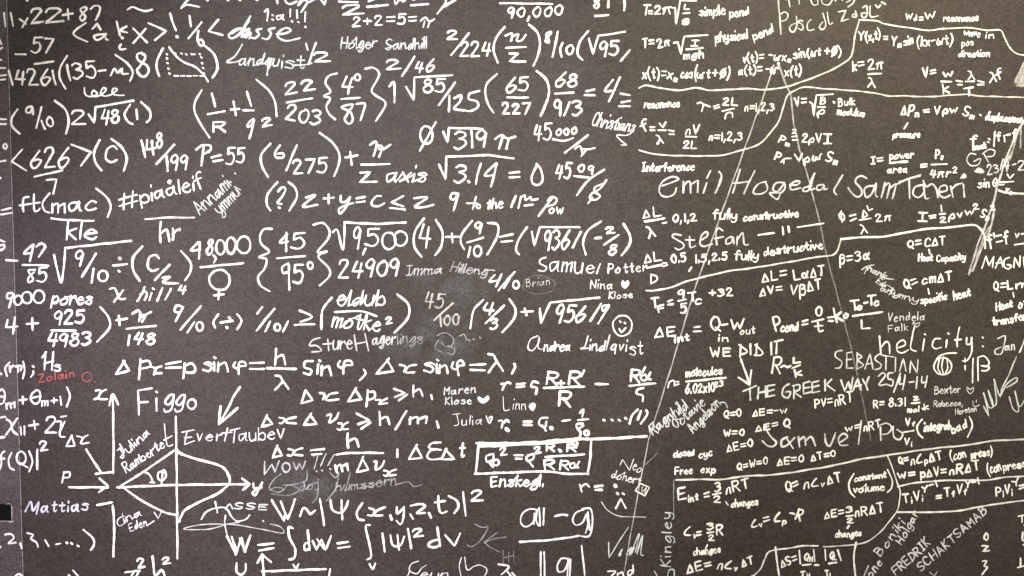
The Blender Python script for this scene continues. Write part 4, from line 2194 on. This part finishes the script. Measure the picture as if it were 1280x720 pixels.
L 1109,587 1115,600 1114,610 1109,615
W 2.78
P equation | Q equals n C p delta T, con press
T `Q=` 1124 580 1135 577 9
T `ŋ¢_p` 1139 581 1159 577 12
T `ΔT` 1162 577 1177 573 11
T `(con` 1188 575 1207 571 12 w=2.2 j=1
T `press)` 1214 573 1240 569 11 w=2.2 j=1
P equation | W equals p delta V equals nR delta T, con press
T `W=` 1123 599 1143 595 8
T `pΔV=` 1151 597 1182 593 12
T `ŋRΔT` 1187 593 1224 587 12
T `(con` 1235 593 1251 587 13 w=2.2 j=1
T `press` 1254 589 1282 583 11 w=2.2 j=1
P equation | adiabatic law with T and V
T `T_iV_i` 1129 628 1153 624 12
T `γ-1` 1153 613 1171 608 8
K 1170,620 1176,619; 1170,623 1176,622
T `T_fV_f` 1181 620 1208 616 12
T `γ-1` 1207 607 1223 605 8
P equation | adiabatic law with P and V, at the right edge
T `P_iV_i` 1245 619 1265 617 12
T `γ` 1267 606 1274 602 9
K 1274,607 1280,606; 1274,611 1280,609
P equation | C v equals three halves R, changes
T `¢_v` 855 671 870 671 13
K 871,665 876,664; 871,669 876,668
T `3` 884 662 892 661 9
K 884,666 892,665
T `2` 886 675 892 675 7
T `R` 896 668 903 667 13
K 884,681 882,685
T `changes` 867 694 900 690 10 w=2.2 j=1
P equation | delta E equals n C v delta T at the lower edge
T `ΔE=` 859 716 889 709 12
T `ŋ¢_v` 897 711 921 712 12
T `ΔT` 928 708 941 703 10
P equation | C v equals C p minus R
T `¢_v=` 940 660 962 653 11
T `¢_p` 968 653 982 652 12
T `-R` 985 647 1000 650 13
P equation | delta E equals three halves n R delta T, changes
T `ΔE=` 1031 648 1054 644 10
T `3` 1058 641 1065 640 8
K 1058,645 1066,644
T `2` 1059 653 1066 653 6
T `ŋRΔT` 1069 645 1104 639 12
K 1061,657 1059,660
T `changes` 1044 672 1076 669 9 w=2.2 j=1
P equation | boxed entropy change as a difference of Q over T
W 2.57
S frame
W 3.21
L 969,684 971,700 974,722
L 1070,678 1067,697 1069,722
E
W 2.57
T `ΔS=` 977 709 996 702 11
K 999,688 1000,704
T `Q_H` 1005 700 1015 700 10
K 1017,687 1018,701
K 1003,706 1013,705; 1018,706 1023,706 w=2.8
K 1031,687 1032,700
T `Q_L` 1037 698 1045 698 9
K 1047,687 1051,700
K 1036,704 1045,703 w=2.8
T `T_H` 1001 722 1012 721 9
T `T_L` 1032 721 1040 720 9
P signature | pale two-line signature slanting up beside the winding line
W 2.1
K 1085,707 1079,722 d=0.80
T `one` 1088 722 1102 704 11 d=0.80
T `Boniki` 1100 695 1131 655 11 d=0.80
T `Holgar` 1127 681 1148 642 11 d=0.80
P signature | slanting capitals, two long names at the lower right
W 2.3
T `FREDRIK` 1120 719 1162 680 12 d=0.80
T `SCHAKTSAMAB` 1151 714 1233 640 11 d=0.80
L 1162,715 1170,722; 1166,722 1171,714 w=1.6 d=.6
P note | column of single figures at the lower right
W 2.68
T `0` 1230 676 1235 675 9
K 1227,682 1235,682 1228,689 1236,688
L 1228,701 1233,701 1230,707 1234,709 1230,714 1227,718
P note | letters cropped by the right edge near the bottom
K 1273,645 1284,643; 1277,645 1277,652
L 1280,656 1284,656; 1278,665 1278,675 1284,676; 1279,681 1284,679
L 1275,698 1275,708; 1272,709 1279,707
P signature | small thin name with an outlined heart beside the dated capitals
W 1.4
T `Bexter` 1168 493 1200 490 11 d=0.80 j=1
S heart
L 1212,492 1208,487 1209,484 1212,487 1216,484 1216,488 1212,492 d=0.80
E
P signature | tiny two-line signature with a smiling mark
W 1.3
T `Rebecca,` 1167 508 1203 507 8 d=0.80 j=1
T `Horsten` 1194 518 1220 514 8 d=0.80 j=1
K 1216,501 1216,504; 1220,500 1220,503 d=0.80
L 1216,506 1219,508 1224,506 d=0.80
P signature:cool | grey name written vertically up the board near the lower middle
W 2.1
T `Kingley` 838 708 839 641 14 d=.8
L 818,714 821,719 822,724; 834,722 836,713 842,712 843,720 d=0.80
P signature:cool | steep scrawled signature sloping down to the right
W 1.9
L 1077,337 1083,333 1092,331; 1084,334 1080,342 d=0.80
T `hank` 1084 338 1105 349 9 d=0.80 j=1
L 1102,345 1108,348 1117,349 d=0.80
T `Ede` 1094 353 1104 361 9 d=0.80
L 1103,357 1110,357 1118,363; 1116,360 1111,368 d=0.80
T `anym` 1100 363 1130 374 8 d=0.80 j=1
T `ny` 1130 374 1146 379 9 d=0.80 j=1
P pencil_line:soft | long thin grey line slanting down to the left through the formulas
W 2.46
K 967,82 958,109 d=.72
K 958,109 929,190 899,274 868,362 840,455 811,548 d=.62
W 2.03
K 811,548 803,588 795,630 779,720 d=.58
L 805,582 822,566 d=.3
P pencil_line:soft | long faint grey line slanting down to the right
W 2.78
K 974,83 982,105 988,118 992,155 999,187 d=.52
K 999,187 1008,215 1024,276 d=.46
W 2.35
K 1024,276 1033,320 1047,371 1064,436 d=.36
K 1064,436 1076,490 1088,550 d=.30
W 1.28
L 842,600 842,646 d=.45
P mark | cropped ends of writing at the far left edge
W 3.21
L 0,50 2,55; 0,62 3,60; 0,74 2,75
K 0,85 7,85; 0,95 8,94; 0,100 7,99
P mark | faint chalk rim around the black clip
W 1.8
L 9,630 13,630 15,634 15,641 15,649 d=.5
L 0,651 8,651 16,652 d=.6
L 12,653 17,651 d=.5
'''

def num_pairs(s):
    return [tuple(float(c) for c in t.split(',')) for t in s.split()]

def opts(s):
    o, keep = {}, []
    for t in s.split():
        if '=' in t:
            k, v = t.split('=')
            o[k] = float(v)
        else:
            keep.append(t)
    return ' '.join(keep), o

GAP = 15.0
PIECE = {'equation': 'term', 'signature': 'name_part', 'note': 'word', 'word': 'letter'}
def write_all(text):
    w_def, part, sub, cur = 3.0, None, None, None
    parts = []
    for line in text.strip().splitlines():
        line = line.strip()
        if not line or line.startswith('%'):
            continue
        c, rest = line[0], line[1:].strip()
        if c == 'W':
            w_def = float(rest)
        elif c == 'P':
            head, _, label = rest.partition('|')
            name, _, mat = head.strip().partition(':')
            part = {'name': name, 'mat': mat or ('soft' if name == 'signature' else 'white'), 'label': label.strip(), 'ink': Chalk(), 'subs': []}
            parts.append(part); cur = part['ink']
        elif c == 'S':
            ink = Chalk(); part['subs'].append((rest, ink)); cur = ink
        elif c == 'E':
            cur = part['ink']
        elif c == 'T':
            a = rest.index('`'); b = rest.index('`', a + 1)
            nums, o = opts(rest[b + 1:])
            x0, y0, x1, y1, h = [float(t) for t in nums.split()]
            cur.text(rest[a + 1:b], x0, y0, x1, y1, h, o.get('w', w_def), o.get('d', 1.0), o.get('sl', .1), join=o.get('j', 0))
        else:
            body, o = opts(rest)
            w, d = o.get('w', w_def), o.get('d', 1.0)
            for st in body.split(';'):
                p = num_pairs(st)
                if not p:
                    continue
                if c == 'L':
                    cur.stroke(spline(p), w, d)
                elif c == 'K':
                    cur.stroke(poly(p), w, d)
                elif c == 'D':
                    for q in p:
                        cur.dot(q[0], q[1], w, d)
                elif c == 'C':
                    for (x, y, rx, ry) in p:
                        a0 = random.uniform(0, 6.28)
                        cur.stroke(spline([(x + rx * math.cos(a0 + k * .785) * random.uniform(.94, 1.05), y + ry * math.sin(a0 + k * .785) * random.uniform(.94, 1.05)) for k in range(9)]), w, d)
                elif c == 'M':
                    cur.smear(p, d)
                elif c == 'F':
                    cur.fill(p, d)
    for p in parts:
        ink = p['ink']
        inks = [ink] + [s[1] for s in p['subs']]
        xs = [v[0] for k in inks for v in k.V]
        on_strip = sum(xs) / len(xs) < SEAM
        root, base = (strip, left_base) if on_strip else (board, board_base)
        if not ink.V:                               # all of it is pieces: the first one carries the rest
            ink = p['subs'].pop(0)[1]
        pieces = ink.split(GAP)
        ink = pieces[0]
        p['subs'] += [(PIECE.get(p['name'], 'stroke'), k) for k in pieces[1:]]
        o, c = ink.build(p['name'], M[p['mat']], root, base)
        if p['label']:
            o['label'] = p['label']
        for nm, k in p['subs']:
            if k.V:
                k.build(nm, M[p['mat']], o, c)

write_all(BOARD)

# ------------------------------------------------------------------ black clip on the left board's edge
def clip():
    (x0, z1), (x1, z0) = at(-14, 630), at(14.5, 650)
    slab('clip_plate', [(x0, z0), (x1, z0), (x1, z1), (x0, z1)], -.006, .0, .0012, M['hole'], strip, left_base)
clip()
